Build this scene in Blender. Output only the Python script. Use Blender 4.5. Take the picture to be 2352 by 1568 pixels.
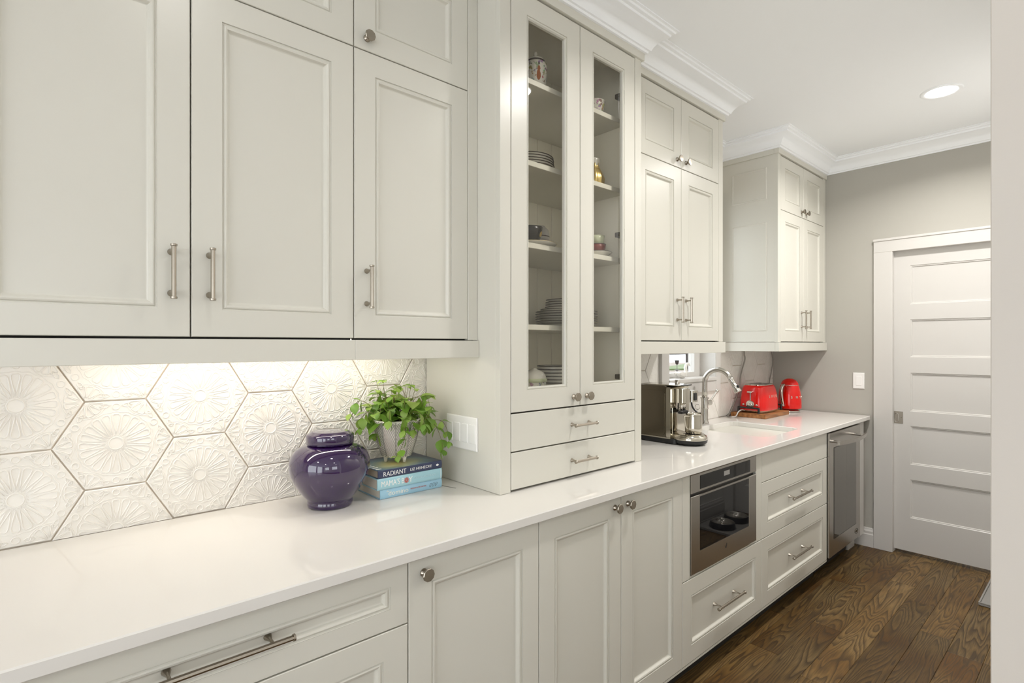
import bpy, bmesh, math, random
from mathutils import Vector, Matrix
random.seed(7)
sc = bpy.context.scene
for o in list(bpy.data.objects): bpy.data.objects.remove(o)
COL = sc.collection
R = math.radians
PI = math.pi

# ------------------------------------------------------------------ camera
H = 1.411                       # eye height
F_PX, YAW, HORIZON = 1240.0, 48.05, 790.5
cam = bpy.data.cameras.new('camera'); cam.sensor_width = 36.0
cam.lens = 36.0 * F_PX / 2352.0
cam.shift_y = (HORIZON - 784.0) / 2352.0
cam.clip_start = 0.02; cam.clip_end = 200
camo = bpy.data.objects.new('camera', cam); COL.objects.link(camo)
camo.location = (0, 0, H)
camo.rotation_euler = (R(90), 0, R(YAW - 90))
sc.camera = camo

# ------------------------------------------------------------------ world, exposure
w = bpy.data.worlds.new('world'); sc.world = w; w.use_nodes = True
bg = w.node_tree.nodes['Background']
bg.inputs[0].default_value = (0.93, 0.97, 1.0, 1); bg.inputs[1].default_value = 4.2
sc.view_settings.view_transform = 'Standard'
sc.view_settings.look = 'None'
sc.view_settings.gamma = 1.0
sc.view_settings.use_curve_mapping = False
sc.view_settings.exposure = 0.0
sc.cycles.max_bounces = 10; sc.cycles.diffuse_bounces = 6; sc.cycles.glossy_bounces = 5
sc.cycles.transparent_max_bounces = 12
sc.cycles.caustics_reflective = False; sc.cycles.caustics_refractive = False
sc.cycles.sample_clamp_indirect = 6.0

def area_light(name, loc, sx, sy, power, color, rot=(0, 0, 0), shape='RECTANGLE', spread=180, parent=None):
    l = bpy.data.lights.new(name, 'AREA'); l.shape = shape; l.size = sx; l.size_y = sy
    l.energy = power; l.color = color; l.spread = R(spread)
    o = bpy.data.objects.new(name, l); COL.objects.link(o); o.location = loc; o.rotation_euler = rot
    if parent: set_parent(o, parent)
    return o

# ------------------------------------------------------------------ helpers
def set_parent(o, p):
    o.parent = p
    if p.type == 'EMPTY' or p.get('_pl'):
        o.matrix_parent_inverse = Matrix.Translation(-Vector(p.location))
def tag(o, label=None, cat=None, group=None, kind=None):
    if label: o['label'] = label
    if cat: o['category'] = cat
    if group: o['group'] = group
    if kind: o['kind'] = kind
    return o
def thing(name, label, cat, loc=(0, 0, 0), group=None):
    o = bpy.data.objects.new(name, None); COL.objects.link(o); o.location = loc
    o.empty_display_size = 0.05
    return tag(o, label, cat, group)
def obj(name, bm, mat, parent=None, smooth=False, angle=None):
    bmesh.ops.recalc_face_normals(bm, faces=bm.faces)
    me = bpy.data.meshes.new(name); bm.to_mesh(me); bm.free()
    if mat is not None:
        for m in (mat if isinstance(mat, (list, tuple)) else [mat]): me.materials.append(m)
    if smooth or angle:
        for p in me.polygons: p.use_smooth = True
        if angle:
            me.set_sharp_from_angle(angle=R(angle))
    o = bpy.data.objects.new(name, me); COL.objects.link(o)
    if parent: set_parent(o, parent)
    return o
def struct(name, bm, mat, parent=None, **k):
    o = obj(name, bm, mat, parent, **k)
    if not parent: o['kind'] = 'structure'
    return o
def BM(): return bmesh.new()
def box(bm, x0, x1, y0, y1, z0, z1, bev=0.0, seg=1, mi=0):
    r = bmesh.ops.create_cube(bm, size=1.0)
    vs = r['verts']
    for v in vs:
        v.co = Vector(((x0 + x1) / 2 + v.co.x * (x1 - x0), (y0 + y1) / 2 + v.co.y * (y1 - y0), (z0 + z1) / 2 + v.co.z * (z1 - z0)))
    fs = set(f for v in vs for f in v.link_faces)
    for f in fs: f.material_index = mi
    if bev > 0:
        es = list(set(e for v in vs for e in v.link_edges))
        r2 = bmesh.ops.bevel(bm, geom=es, offset=bev, segments=seg, affect='EDGES', profile=0.5, clamp_overlap=True)
        for f in r2['faces']: f.material_index = mi
    return bm
def bx(*a, **k): return box(BM(), *a, **k)
def basis(d):
    d = Vector(d).normalized()
    a = Vector((0, 0, 1)) if abs(d.z) < 0.9 else Vector((1, 0, 0))
    u = d.cross(a).normalized(); v = d.cross(u).normalized()
    return u, v
def tube(bm, pts, rad, n=10, cap=True, mi=0, closed=False):
    """swept tube; rad is a number or a list"""
    pts = [Vector(p) for p in pts]; m = len(pts)
    if not isinstance(rad, (list, tuple)): rad = [rad] * m
    rings = []; u = v = None
    for i, p in enumerate(pts):
        if closed: d = pts[(i + 1) % m] - pts[i - 1]
        else: d = pts[min(i + 1, m - 1)] - pts[max(i - 1, 0)]
        if d.length < 1e-9: d = Vector((0, 0, 1))
        d.normalize()
        if u is None: u, v = basis(d)
        else:
            u = (u - d * u.dot(d)).normalized(); v = d.cross(u).normalized()
        rings.append([bm.verts.new(p + (u * math.cos(2 * PI * k / n) + v * math.sin(2 * PI * k / n)) * rad[i]) for k in range(n)])
    fs = []
    rng = range(m) if closed else range(m - 1)
    for i in rng:
        a, b = rings[i], rings[(i + 1) % m]
        for k in range(n):
            fs.append(bm.faces.new((a[k], a[(k + 1) % n], b[(k + 1) % n], b[k])))
    if cap and not closed:
        fs.append(bm.faces.new(rings[0])); fs.append(bm.faces.new(list(reversed(rings[-1]))))
    for f in fs: f.material_index = mi
    return bm
def cyl(bm, p0, p1, r0, r1=None, n=24, mi=0): return tube(bm, [p0, p1], [r0, r0 if r1 is None else r1], n, True, mi)
def lathe(bm, prof, c=(0, 0, 0), n=40, mi=0, axis=None):
    """prof: (radius, height) pairs, revolved about z through c (or about axis)"""
    c = Vector(c)
    if axis is None: ux, uy, uz = Vector((1, 0, 0)), Vector((0, 1, 0)), Vector((0, 0, 1))
    else:
        uz = Vector(axis).normalized(); ux, uy = basis(uz)
    rings = []
    for r, h in prof:
        if r < 1e-6: rings.append([bm.verts.new(c + uz * h)])
        else: rings.append([bm.verts.new(c + ux * (r * math.cos(2 * PI * k / n)) + uy * (r * math.sin(2 * PI * k / n)) + uz * h) for k in range(n)])
    for a, b in zip(rings, rings[1:]):
        if len(a) == 1 and len(b) == 1: continue
        for k in range(n):
            k2 = (k + 1) % n
            if len(a) == 1: f = bm.faces.new((a[0], b[k], b[k2]))
            elif len(b) == 1: f = bm.faces.new((a[k], b[0], a[k2]))
            else: f = bm.faces.new((a[k], b[k], b[k2], a[k2]))
            f.material_index = mi
    return bm
def prism(bm, poly, axis, a0, a1, mi=0):
    """poly: 2-D points; extruded along axis 'x'|'y'|'z' from a0 to a1"""
    def P(p, a):
        if axis == 'x': return (a, p[0], p[1])
        if axis == 'y': return (p[0], a, p[1])
        return (p[0], p[1], a)
    A = [bm.verts.new(P(p, a0)) for p in poly]; B = [bm.verts.new(P(p, a1)) for p in poly]
    n = len(poly)
    fs = [bm.faces.new(A), bm.faces.new(list(reversed(B)))]
    for i in range(n): fs.append(bm.faces.new((A[i], A[(i + 1) % n], B[(i + 1) % n], B[i])))
    for f in fs: f.material_index = mi
    return bm
def smoothpath(pts, sub=6):
    """Catmull-Rom through the points"""
    P = [Vector(p) for p in pts]; P = [P[0] * 2 - P[1]] + P + [P[-1] * 2 - P[-2]]
    out = []
    for i in range(1, len(P) - 2):
        a, b, c, d = P[i - 1], P[i], P[i + 1], P[i + 2]
        for k in range(sub):
            t = k / sub
            out.append(0.5 * ((2 * b) + (c - a) * t + (2 * a - 5 * b + 4 * c - d) * t * t + (3 * b - a - 3 * c + d) * t ** 3))
    out.append(P[-2]); return out

# ------------------------------------------------------------------ materials
def mat(name, col, rough=0.5, metal=0.0, spec=0.5, coat=0.0, coat_rough=0.03, emit=None, estr=0.0):
    m = bpy.data.materials.new(name); m.use_nodes = True
    b = m.node_tree.nodes['Principled BSDF']
    b.inputs['Base Color'].default_value = (*col, 1); b.inputs['Roughness'].default_value = rough
    b.inputs['Metallic'].default_value = metal; b.inputs['Specular IOR Level'].default_value = spec
    b.inputs['Coat Weight'].default_value = coat; b.inputs['Coat Roughness'].default_value = coat_rough
    if emit: b.inputs['Emission Color'].default_value = (*emit, 1); b.inputs['Emission Strength'].default_value = estr
    return m
class NT:
    def __init__(s, m): s.t = m.node_tree; s.b = s.t.nodes['Principled BSDF']
    def n(s, typ, **k):
        nd = s.t.nodes.new(typ)
        for a, v in k.items():
            if a.startswith('_'): setattr(nd, a[1:], v)
            else: nd.inputs[a.replace('__', ' ')].default_value = v
        return nd
    def l(s, a, b): s.t.links.new(a, b)
    def ramp(s, fac, stops):
        r = s.t.nodes.new('ShaderNodeValToRGB'); e = r.color_ramp.elements
        while len(e) < len(stops): e.new(0.5)
        for k, (p, c) in enumerate(stops): e[k].position = p; e[k].color = (*c, 1)
        s.l(fac, r.inputs[0]); return r.outputs[0]
    def math(s, op, a, b=None):
        m = s.t.nodes.new('ShaderNodeMath'); m.operation = op
        for i, x in enumerate((a, b)):
            if x is None: continue
            if isinstance(x, (int, float)): m.inputs[i].default_value = x
            else: s.l(x, m.inputs[i])
        return m.outputs[0]
    def mix(s, fac, a, b, mode='MIX'):
        m = s.t.nodes.new('ShaderNodeMix'); m.data_type = 'RGBA'; m.blend_type = mode
        for sock, x in ((m.inputs[0], fac), (m.inputs[6], a), (m.inputs[7], b)):
            if isinstance(x, (int, float)): sock.default_value = x
            elif isinstance(x, tuple): sock.default_value = (*x, 1)
            else: s.l(x, sock)
        return m.outputs[2]
    def bump(s, h, strength=0.2, dist=0.01):
        b = s.t.nodes.new('ShaderNodeBump'); b.inputs['Strength'].default_value = strength; b.inputs['Distance'].default_value = dist
        s.l(h, b.inputs['Height']); s.l(b.outputs[0], s.b.inputs['Normal'])
def painted(name, col, rough, scale=60, strength=0.03):
    """paint with the faint orange-peel of a sprayed finish"""
    m = mat(name, col, rough); t = NT(m)
    tc = t.n('ShaderNodeNewGeometry'); no = t.n('ShaderNodeTexNoise', Scale=scale, Detail=2.0)
    t.l(tc.outputs['Position'], no.inputs['Vector']); t.bump(no.outputs[0], strength, 0.002)
    return m
M = {}
M['paint'] = painted('cabinet_paint', (0.66, 0.645, 0.58), 0.30)
M['interior'] = painted('cabinet_interior', (0.86, 0.83, 0.74), 0.5)
M['white'] = painted('trim_white', (0.60, 0.582, 0.555), 0.32)
M['ceiling'] = painted('ceiling_white', (0.92, 0.94, 0.965), 0.9, 120, 0.05)
M['greige'] = painted('wall_greige', (0.42, 0.405, 0.365), 0.75, 160, 0.06)
M['wallpale'] = painted('wall_pale', (0.84, 0.835, 0.81), 0.75, 160, 0.06)
M['grout'] = painted('grout', (0.74, 0.66, 0.56), 0.9, 300, 0.3)
M['nickel'] = mat('satin_nickel', (0.37, 0.33, 0.275), 0.25, 1.0)
M['chrome'] = mat('polished_steel', (0.62, 0.59, 0.54), 0.09, 1.0)
M['faucet'] = mat('brushed_nickel', (0.55, 0.53, 0.49), 0.22, 1.0)
M['black'] = mat('black_plastic', (0.012, 0.012, 0.013), 0.35)
M['blackglass'] = mat('black_glass', (0.006, 0.006, 0.007), 0.02, 0.0, 0.45)
M['gap'] = mat('dark_gap', (0.02, 0.018, 0.015), 0.8)
M['hinge'] = mat('bronze_hinge', (0.10, 0.085, 0.06), 0.35, 0.8)
M['plastic_white'] = mat('white_plastic', (0.86, 0.85, 0.83), 0.3)
M['porcelain'] = mat('porcelain', (0.82, 0.80, 0.76), 0.12, 0, 0.5, 0.6)
M['led'] = mat('led_diffuser', (1, 1, 1), 0.5, emit=(1.0, 0.93, 0.82), estr=6.0)
M['lampglow'] = mat('lamp_diffuser', (1, 1, 1), 0.5, emit=(1.0, 0.96, 0.9), estr=9.0)

M['steel'] = mat('brushed_stainless', (0.47, 0.445, 0.41), 0.27, 1.0)

def quartz():
    m = mat('white_quartz', (0.735, 0.715, 0.68), 0.07, 0, 0.28, 0.0, 0.05); t = NT(m)
    g = t.n('ShaderNodeNewGeometry')
    n1 = t.n('ShaderNodeTexNoise', Scale=1.1, Detail=3.0, Roughness=0.5, Distortion=0.6)
    t.l(g.outputs['Position'], n1.inputs['Vector'])
    a = t.math('ABSOLUTE', t.math('SUBTRACT', n1.outputs[0], 0.5))
    vein = t.ramp(a, [(0.0, (1, 1, 1)), (0.006, (0, 0, 0))])
    n2 = t.n('ShaderNodeTexNoise', Scale=3.0, Detail=2.0); t.l(g.outputs['Position'], n2.inputs['Vector'])
    msk = t.ramp(n2.outputs[0], [(0.52, (0, 0, 0)), (0.72, (0.22, 0.22, 0.22))])
    f = t.math('MULTIPLY', vein, msk)
    c = t.mix(f, (0.735, 0.715, 0.68), (0.45, 0.43, 0.42))
    # one strong grey vein beside the stacked books
    sx = t.n('ShaderNodeSeparateXYZ'); t.l(g.outputs['Position'], sx.inputs[0])
    px = t.math('SUBTRACT', sx.outputs[0], 1.088); py = t.math('SUBTRACT', sx.outputs[1], 1.575)
    along = t.math('ADD', t.math('MULTIPLY', px, -0.25), t.math('MULTIPLY', py, 0.968))
    perp = t.math('ABSOLUTE', t.math('ADD', t.math('MULTIPLY', px, 0.968), t.math('MULTIPLY', py, 0.25)))
    inw = t.math('LESS_THAN', perp, 0.0035); inl = t.math('LESS_THAN', t.math('ABSOLUTE', along), 0.06)
    c = t.mix(t.math('MULTIPLY', inw, inl), c, (0.25, 0.235, 0.22))
    t.l(c, t.b.inputs['Base Color'])
    return m
M['quartz'] = quartz()
def tilemat():
    m = mat('glazed_tile', (0.82, 0.79, 0.74), 0.26, 0, 0.5, 0.2, 0.1); t = NT(m)
    g = t.n('ShaderNodeNewGeometry'); no = t.n('ShaderNodeTexNoise', Scale=14.0, Detail=4.0)
    t.l(g.outputs['Position'], no.inputs['Vector'])
    t.l(t.ramp(no.outputs[0], [(0.3, (0.80, 0.77, 0.72)), (0.7, (0.85, 0.825, 0.78))]), t.b.inputs['Base Color'])
    n2 = t.n('ShaderNodeTexNoise', Scale=90.0, Detail=2.0); t.l(g.outputs['Position'], n2.inputs['Vector']); t.bump(n2.outputs[0], 0.08, 0.003)
    return m
M['tile'] = tilemat()
def floormat():
    m = mat('stained_oak', (0.1, 0.06, 0.03), 0.42, 0, 0.3); t = NT(m)
    g = t.n('ShaderNodeNewGeometry'); oi = t.n('ShaderNodeObjectInfo')
    add = t.n('ShaderNodeVectorMath', _operation='MULTIPLY_ADD')
    cmb = t.n('ShaderNodeCombineXYZ'); t.l(oi.outputs['Random'], cmb.inputs[0]); t.l(oi.outputs['Random'], cmb.inputs[1]); t.l(oi.outputs['Random'], cmb.inputs[2])
    t.l(cmb.outputs[0], add.inputs[0]); add.inputs[1].default_value = (37.0, 23.0, 11.0); t.l(g.outputs['Position'], add.inputs[2])
    mp = t.n('ShaderNodeMapping'); mp.inputs['Scale'].default_value = (1.15, 9.0, 1.0); t.l(add.outputs[0], mp.inputs[0])
    n1 = t.n('ShaderNodeTexNoise', Scale=1.0, Detail=2.0, Roughness=0.42, Distortion=0.25); t.l(mp.outputs[0], n1.inputs['Vector'])
    rings = t.math('FRACT', t.math('MULTIPLY', n1.outputs[0], 21.0))
    line = t.ramp(rings, [(0.0, (0, 0, 0)), (0.35, (0.55, 0.55, 0.55)), (0.75, (1, 1, 1)), (0.93, (0.75, .75, .75)), (1.0, (0, 0, 0))])
    mp2 = t.n('ShaderNodeMapping'); mp2.inputs['Scale'].default_value = (14, 260, 1); t.l(add.outputs[0], mp2.inputs[0])
    n2 = t.n('ShaderNodeTexNoise', Scale=1.0, Detail=3.0); t.l(mp2.outputs[0], n2.inputs['Vector'])
    n3 = t.n('ShaderNodeTexNoise', Scale=2.2, Detail=2.0); t.l(add.outputs[0], n3.inputs['Vector'])
    base = t.ramp(n3.outputs[0], [(0.30, (0.115, 0.050, 0.010)), (0.5, (0.175, 0.102, 0.033)), (0.72, (0.22, 0.147, 0.062))])
    c = t.mix(line, (0.062, 0.036, 0.014), base)
    c = t.mix(t.math('MULTIPLY', t.ramp(n2.outputs[0], [(0.45, (0, 0, 0)), (0.62, (1, 1, 1))]), 0.35), c, (0.03, 0.018, 0.009))
    v = t.math('ADD', t.math('MULTIPLY', oi.outputs['Random'], 0.5), 0.75)
    hv = t.n('ShaderNodeHueSaturation'); t.l(c, hv.inputs['Color']); t.l(v, hv.inputs['Value'])
    t.l(hv.outputs[0], t.b.inputs['Base Color'])
    t.bump(line, 0.12, 0.002)
    return m
M['floor'] = floormat()
def glassmat(name, tint=(0.9, 0.9, 0.88), rough=0.0):
    m = bpy.data.materials.new(name); m.use_nodes = True; nt = m.node_tree; nt.nodes.clear()
    out = nt.nodes.new('ShaderNodeOutputMaterial'); mx = nt.nodes.new('ShaderNodeMixShader')
    fr = nt.nodes.new('ShaderNodeFresnel'); fr.inputs[0].default_value = 1.45
    tr = nt.nodes.new('ShaderNodeBsdfTransparent'); tr.inputs[0].default_value = (*tint, 1)
    gl = nt.nodes.new('ShaderNodeBsdfGlossy'); gl.inputs['Roughness'].default_value = rough
    ge = nt.nodes.new('ShaderNodeNewGeometry'); mu = nt.nodes.new('ShaderNodeMath'); mu.operation = 'MULTIPLY'; iv = nt.nodes.new('ShaderNodeMath'); iv.operation = 'SUBTRACT'; iv.inputs[0].default_value = 1.0
    nt.links.new(ge.outputs['Backfacing'], iv.inputs[1]); nt.links.new(fr.outputs[0], mu.inputs[0]); nt.links.new(iv.outputs[0], mu.inputs[1])
    nt.links.new(mu.outputs[0], mx.inputs[0]); nt.links.new(tr.outputs[0], mx.inputs[1]); nt.links.new(gl.outputs[0], mx.inputs[2]); nt.links.new(mx.outputs[0], out.inputs[0])
    return m
M['pane'] = glassmat('clear_glass', (0.985, 0.98, 0.96))
M['winpane'] = glassmat('window_glass', (0.97, 0.98, 0.98))
M['coolglass'] = mat('cooler_glass', (0.17, 0.16, 0.14), 0.05, 0.75)


# ------------------------------------------------------------------ dimensions (metres; camera stands at 0,0)
ZC = 0.914                      # worktop
YC = 1.128                      # worktop front edge
YW = 1.800                      # back wall
TILE = 1.793                    # tile face
XE = 4.381                      # end wall
CEIL = 2.743
YF = 1.150                      # base fronts
YU = 1.465                      # wall cabinets, near run
YR = 1.415                      # wall cabinets, far run
YT, TX0, TX1 = 1.346, 1.157, 1.953   # glass-door cabinet

# ------------------------------------------------------------------ structure
WX0, WX1, WZ0, WZ1 = 2.860, 3.430, 1.192, 2.36      # window opening
floor = struct('floor', bx(-4.2, 6.2, -4.2, 1.8, -0.10, -0.012), M['floor'])
# planks laid along the run, each a board of its own
def plank_meshes():
    rnd = random.Random(3)
    pw = 0.127; y = 1.78; row = 0
    while y > -0.55:
        x = -0.35 - rnd.random() * 0.9
        while x < 5.1:
            L = rnd.uniform(0.75, 1.55); x1 = min(x + L, 5.1)
            if x1 - x > 0.05 and not (y - pw > 1.23 and x1 > 0):
                o = obj('plank', bx(x + .0004, x1 - .0004, y - pw + .0004, y - .0004, -0.0118, 0.0 + rnd.uniform(-.0004, .0), bev=0.0012), M['floor'], floor)
            x = x1
        y -= pw; row += 1
plank_meshes()
struct('ceiling', bx(-4.2, 5.2, -4.2, 1.95, CEIL, CEIL + 0.1), M['ceiling'])

bm = BM()
box(bm, -4.2, WX0, YW, YW + 0.16, 0, CEIL); box(bm, WX1, XE + .12, YW, YW + 0.16, 0, CEIL)
box(bm, WX0, WX1, YW, YW + 0.16, 0, WZ0); box(bm, WX0, WX1, YW, YW + 0.16, WZ1, CEIL)
wall_back = struct('wall_back', bm, M['grout'])
# end wall with the door opening
DY0, DY1, DZ = 0.175, 1.010, 2.046
bm = BM()
box(bm, XE, XE + 0.12, DY1, YW, 0, CEIL); box(bm, XE, XE + 0.12, DY0, DY1, DZ, CEIL); box(bm, XE, XE + 0.12, 0.05, DY0, 0, CEIL)
struct('wall_end', bm, M['greige'])
struct('wall_right', bx(0.872, XE + .12, -0.10, 0.0975, 0, CEIL), M['wallpale'])
M['pillar'] = painted('wall_end_dimmed', (0.585, 0.55, 0.505), 0.7, 160, .05)  # added end board, coloured dimmer while the corridor face stays pale for bounce
struct('wall_right_dimmed_end', bx(0.86, 0.8715, -0.10, 0.098, 0, CEIL, bev=0.001), M['pillar'])

# unseen outer walls added behind the camera; their window openings shape the light
bm = BM()
box(bm, -4.2, .86, -3.30, -3.15, 0, 1.15); box(bm, -4.2, .86, -3.30, -3.15, 2.2, CEIL)
for x0_, x1_ in ((-4.2, -2.9), (-1.7, -.9), (.3, .86)): box(bm, x0_, x1_, -3.30, -3.15, 1.15, 2.2)
struct('wall_front_added', bm, M['wallpale'])
bm = BM()
box(bm, -3.75, -3.6, -3.15, YW, 2.60, CEIL)
for y0_, y1_ in ((-3.15, -2.8), (-1.1, -.75), (1.25, 1.8)): box(bm, -3.75, -3.6, y0_, y1_, 0, 2.60)
struct('wall_left_added', bm, M['wallpale'])
bm = BM(); box(bm, 5.2, 5.3, -.7, 2.0, 0, CEIL); box(bm, XE + .12, 5.2, 1.85, 2.0, 0, CEIL)
struct('wall_beyond_blocker', bm, M['wallpale'])  # unseen wall added to block light at the gap under the door
struct('wall_corner', bx(.86, 1.0, -3.30, -.10, 0, CEIL), M['wallpale'])

# crown moulding: one profile (out from wall, down from ceiling) swept along each run
CROWN = [(0, 0.092), (0.010, 0.092), (0.013, 0.084), (0.020, 0.082), (0.022, 0.076), (0.030, 0.062), (0.044, 0.044), (0.062, 0.031), (0.078, 0.025), (0.080, 0.016), (0.092, 0.013), (0.095, 0.006), (0.104, 0.004), (0.104, 0.0), (0, 0)]
def crown(name, path, label=None):
    """path: xy points along cabinet faces, crown grows to the left of travel direction's right side (outwards given by normals list)"""
    bm = BM(); rows = []
    n = len(path)
    for i, p in enumerate(path):
        p = Vector(p)
        def nrm(a, b):
            d = (Vector(b) - Vector(a)).normalized(); return Vector((d.y, -d.x))
        if i == 0: m = nrm(path[0], path[1])
        elif i == n - 1: m = nrm(path[-2], path[-1])
        else:
            a, b = nrm(path[i - 1], path[i]), nrm(path[i], path[i + 1]); m = (a + b); m = m / m.dot(a)
        rows.append([bm.verts.new((p.x + m.x * o, p.y + m.y * o, CEIL - d)) for o, d in CROWN])
    k = len(CROWN)
    for a, b in zip(rows, rows[1:]):
        for j in range(k): bm.faces.new((a[j], a[(j + 1) % k], b[(j + 1) % k], b[j]))
    bm.faces.new(rows[0]); bm.faces.new(list(reversed(rows[-1])))
    return struct(name, bm, M['ceiling'], angle=50)
FO = 0.010                       # crown sits on a fascia this proud
crown('trim_1', [(-1.2, YU - FO), (TX0 - FO, YU - FO), (TX0 - FO, YT - FO), (TX1 + FO, YT - FO), (TX1 + FO, YR - FO), (2.815 + FO, YR - FO), (2.815 + FO, YW)])
crown('trim_2', [(WX0 - .08, YW), (3.534 - FO, YW), (3.534 - FO, YR - FO), (XE, YR - FO), (XE, 0.098), (0.86, 0.098)])

# baseboards
BB = [(0, 0), (0.016, 0), (0.016, 0.085), (0.013, 0.092), (0.013, 0.108), (0.008, 0.118), (0.006, 0.128), (0, 0.13)]
struct('baseboard_end', prism(BM(), [(XE - a, b) for a, b in BB], 'y', 1.108, 1.75), M['white'])
struct('baseboard_right', prism(BM(), [(0.098 + a, b) for a, b in BB], 'x', 0.86, XE), M['white'])

# door casing and the five-panel sliding door
CX = XE - 0.018
bm = BM()
box(bm, CX, XE + .06, DY1 - .012, DY1 + .098, 0, DZ - .005, bev=.002)
struct('trim_3', bm, M['white'])
struct('trim_4', bx(CX, XE + .06, DY0 - .098, DY0 + .012, 0, DZ - .005, bev=.002), M['white'])
bm = BM(); box(bm, CX, XE + .06, DY0 - .098, DY1 + .098, DZ - .005, DZ + .078, bev=.002); box(bm, CX - .006, XE, DY0 - .104, DY1 + .100, DZ + .072, DZ + .088, bev=.002)
struct('trim_5', bm, M['white'])
door = bpy.data.objects.new('door_1', None); COL.objects.link(door); door.location = (XE + .03, .6, 0); door['kind'] = 'structure'
XD = XE + 0.026
dzs = [(1.680, 1.940), (1.326, 1.578), (0.962, 1.220), (0.606, 0.864), (0.246, 0.504)]
PY0, PY1 = DY0 + 0.09, 0.908
bm = BM()
box(bm, XD, XD + .04, PY1, DY1 + .03, .022, DZ + .02); box(bm, XD, XD + .04, DY0 - .03, PY0, .022, DZ + .02)
edges = [DZ + .02] + [v for a, b in dzs for v in (b, a)] + [.022]
for k in range(0, len(edges), 2): box(bm, XD, XD + .04, PY0, PY1, edges[k + 1], edges[k])
obj('stiles_and_rails', bm, M['white'], door)
for a, b in dzs:
    bm = BM()   # stepped frame of the sunk panel
    prof = [(0, 0), (.004, .004), (.008, .004), (.012, .010)]
    rings = []
    for i, d in prof:
        rings.append([bm.verts.new((XD + d, y, z)) for y, z in ((PY0 + i, a + i), (PY1 - i, a + i), (PY1 - i, b - i), (PY0 + i, b - i))])
    for p, q in zip(rings, rings[1:]):
        for k in range(4): bm.faces.new((p[k], p[(k + 1) % 4], q[(k + 1) % 4], q[k]))
    bm.faces.new(rings[-1])
    obj('panel', bm, M['white'], door)
# square flush pull
pl = obj('flush_pull', bx(XD - .002, XD + .002, .948, 1.004, .874, .956, bev=.001), M['nickel'], door)
bm = BM(); cy, cz = .983, .914
ring = []
for k in range(24):
    a = 2 * PI * k / 24; c, s = math.cos(a), math.sin(a)
    ring.append((XD - .003, cy + .011 * c, cz + (.018 if s > 0 else -.018) + .011 * s))
tube(bm, ring, .0022, 6, closed=True)
obj('pull_ring', bm, M['chrome'], pl, smooth=True)
bm = BM(); cyl(bm, (XD - .003, .957, .914), (XD - .002, .957, .914), .003, n=12); obj('screw', bm, M['hinge'], pl)

# window: jambs, sill, casing, sash, panes
win = bpy.data.objects.new('window_1', None); COL.objects.link(win); win.location = (3.17, YW, WZ0); win['kind'] = 'structure'
GY = 1.905
bm = BM(); box(bm, WX0 - .080, WX0 - .004, 1.772, YW + .002, WZ0 - .09, WZ1 + .085, bev=.002); obj('casing', bm, M['white'], win)
bm = BM(); box(bm, WX1 - .001, WX1 + .062, 1.772, YW + .002, WZ0 - .09, WZ1 + .085, bev=.002); obj('casing', bm, M['white'], win)
obj('casing', bx(WX0 - .004, WX1 + .004, 1.772, YW + .002, WZ1 + .004, WZ1 + .085, bev=.002), M['white'], win)
obj('apron', bx(WX0 - .004, WX1 + .004, 1.774, YW + .002, WZ0 - .09, WZ0 - .022, bev=.002), M['white'], win)
obj('sill', bx(WX0 - .004, WX1 + .004, 1.766, GY - .0225, WZ0 - .022, WZ0 + .003, bev=.004), M['white'], win)
obj('jamb', bx(WX0 - .01, WX0 + .004, 1.7755, GY + .03, WZ0, WZ1), M['white'], win)
obj('jamb', bx(WX1 - .004, WX1 + .01, 1.7755, GY + .03, WZ0, WZ1), M['white'], win)
obj('jamb', bx(WX0 + .004, WX1 - .004, 1.775, GY + .03, WZ1 - .004, WZ1 + .01), M['white'], win)
bm = BM(); sw = .088
box(bm, WX0, WX0 + .045, GY - .022, GY + .022, WZ0, WZ1); box(bm, WX1 - sw, WX1, GY - .022, GY + .022, WZ0, WZ1)
box(bm, WX0 + .045, WX1 - sw, GY - .022, GY + .022, WZ0, WZ0 + .034); box(bm, WX0 + .045, WX1 - sw, GY - .022, GY + .022, WZ1 - .05, WZ1)
box(bm, WX0 + .045, WX1 - sw, GY - .022, GY + .022, 1.76, 1.80)
obj('sash', bm, M['white'], win)
obj('pane', bx(WX0 + .045, WX1 - sw, GY - .003, GY + .003, WZ0 + .034, 1.76), M['winpane'], win)
obj('pane', bx(WX0 + .045, WX1 - sw, GY - .003, GY + .003, 1.80, WZ1 - .05), M['winpane'], win)

# ------------------------------------------------------------------ hexagonal embossed wall tiles
HR, HC = 0.1331, (0.179, 1.145)      # pitch radius, one tile centre
hr = HR - 0.0021
def hex_template():
    bm = BM()
    def ringv(r, y): return [bm.verts.new((r * math.cos(PI / 3 * k), y, r * math.sin(PI / 3 * k))) for k in range(6)]
    a, b, c = ringv(hr, 0.0065), ringv(hr, 0.0012), ringv(hr - 0.0016, 0.0)
    for p, q in ((a, b), (b, c)):
        for k in range(6): bm.faces.new((p[k], p[(k + 1) % 6], q[(k + 1) % 6], q[k]))
    bm.faces.new(c); bm.faces.new(list(reversed(a)))
    return bm
def ridge(bm, pts, wd=0.0017, h=0.0018, closed=True):
    """raised line on the tile face"""
    n = len(pts); L = []
    for i, p in enumerate(pts):
        a = pts[(i - 1) % n] if closed or i > 0 else p
        b = pts[(i + 1) % n] if closed or i < n - 1 else p
        dx, dz = b[0] - a[0], b[1] - a[1]; l = math.hypot(dx, dz) or 1
        nx, nz = -dz / l, dx / l
        L.append([bm.verts.new((p[0] + nx * o, y, p[1] + nz * o)) for o, y in ((-wd, 0.0002), (-wd * .45, -h), (wd * .45, -h), (wd, 0.0002))])
    for i in range(n if closed else n - 1):
        a, b = L[i], L[(i + 1) % n]
        for k in range(3): bm.faces.new((a[k], a[k + 1], b[k + 1], b[k]))
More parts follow.
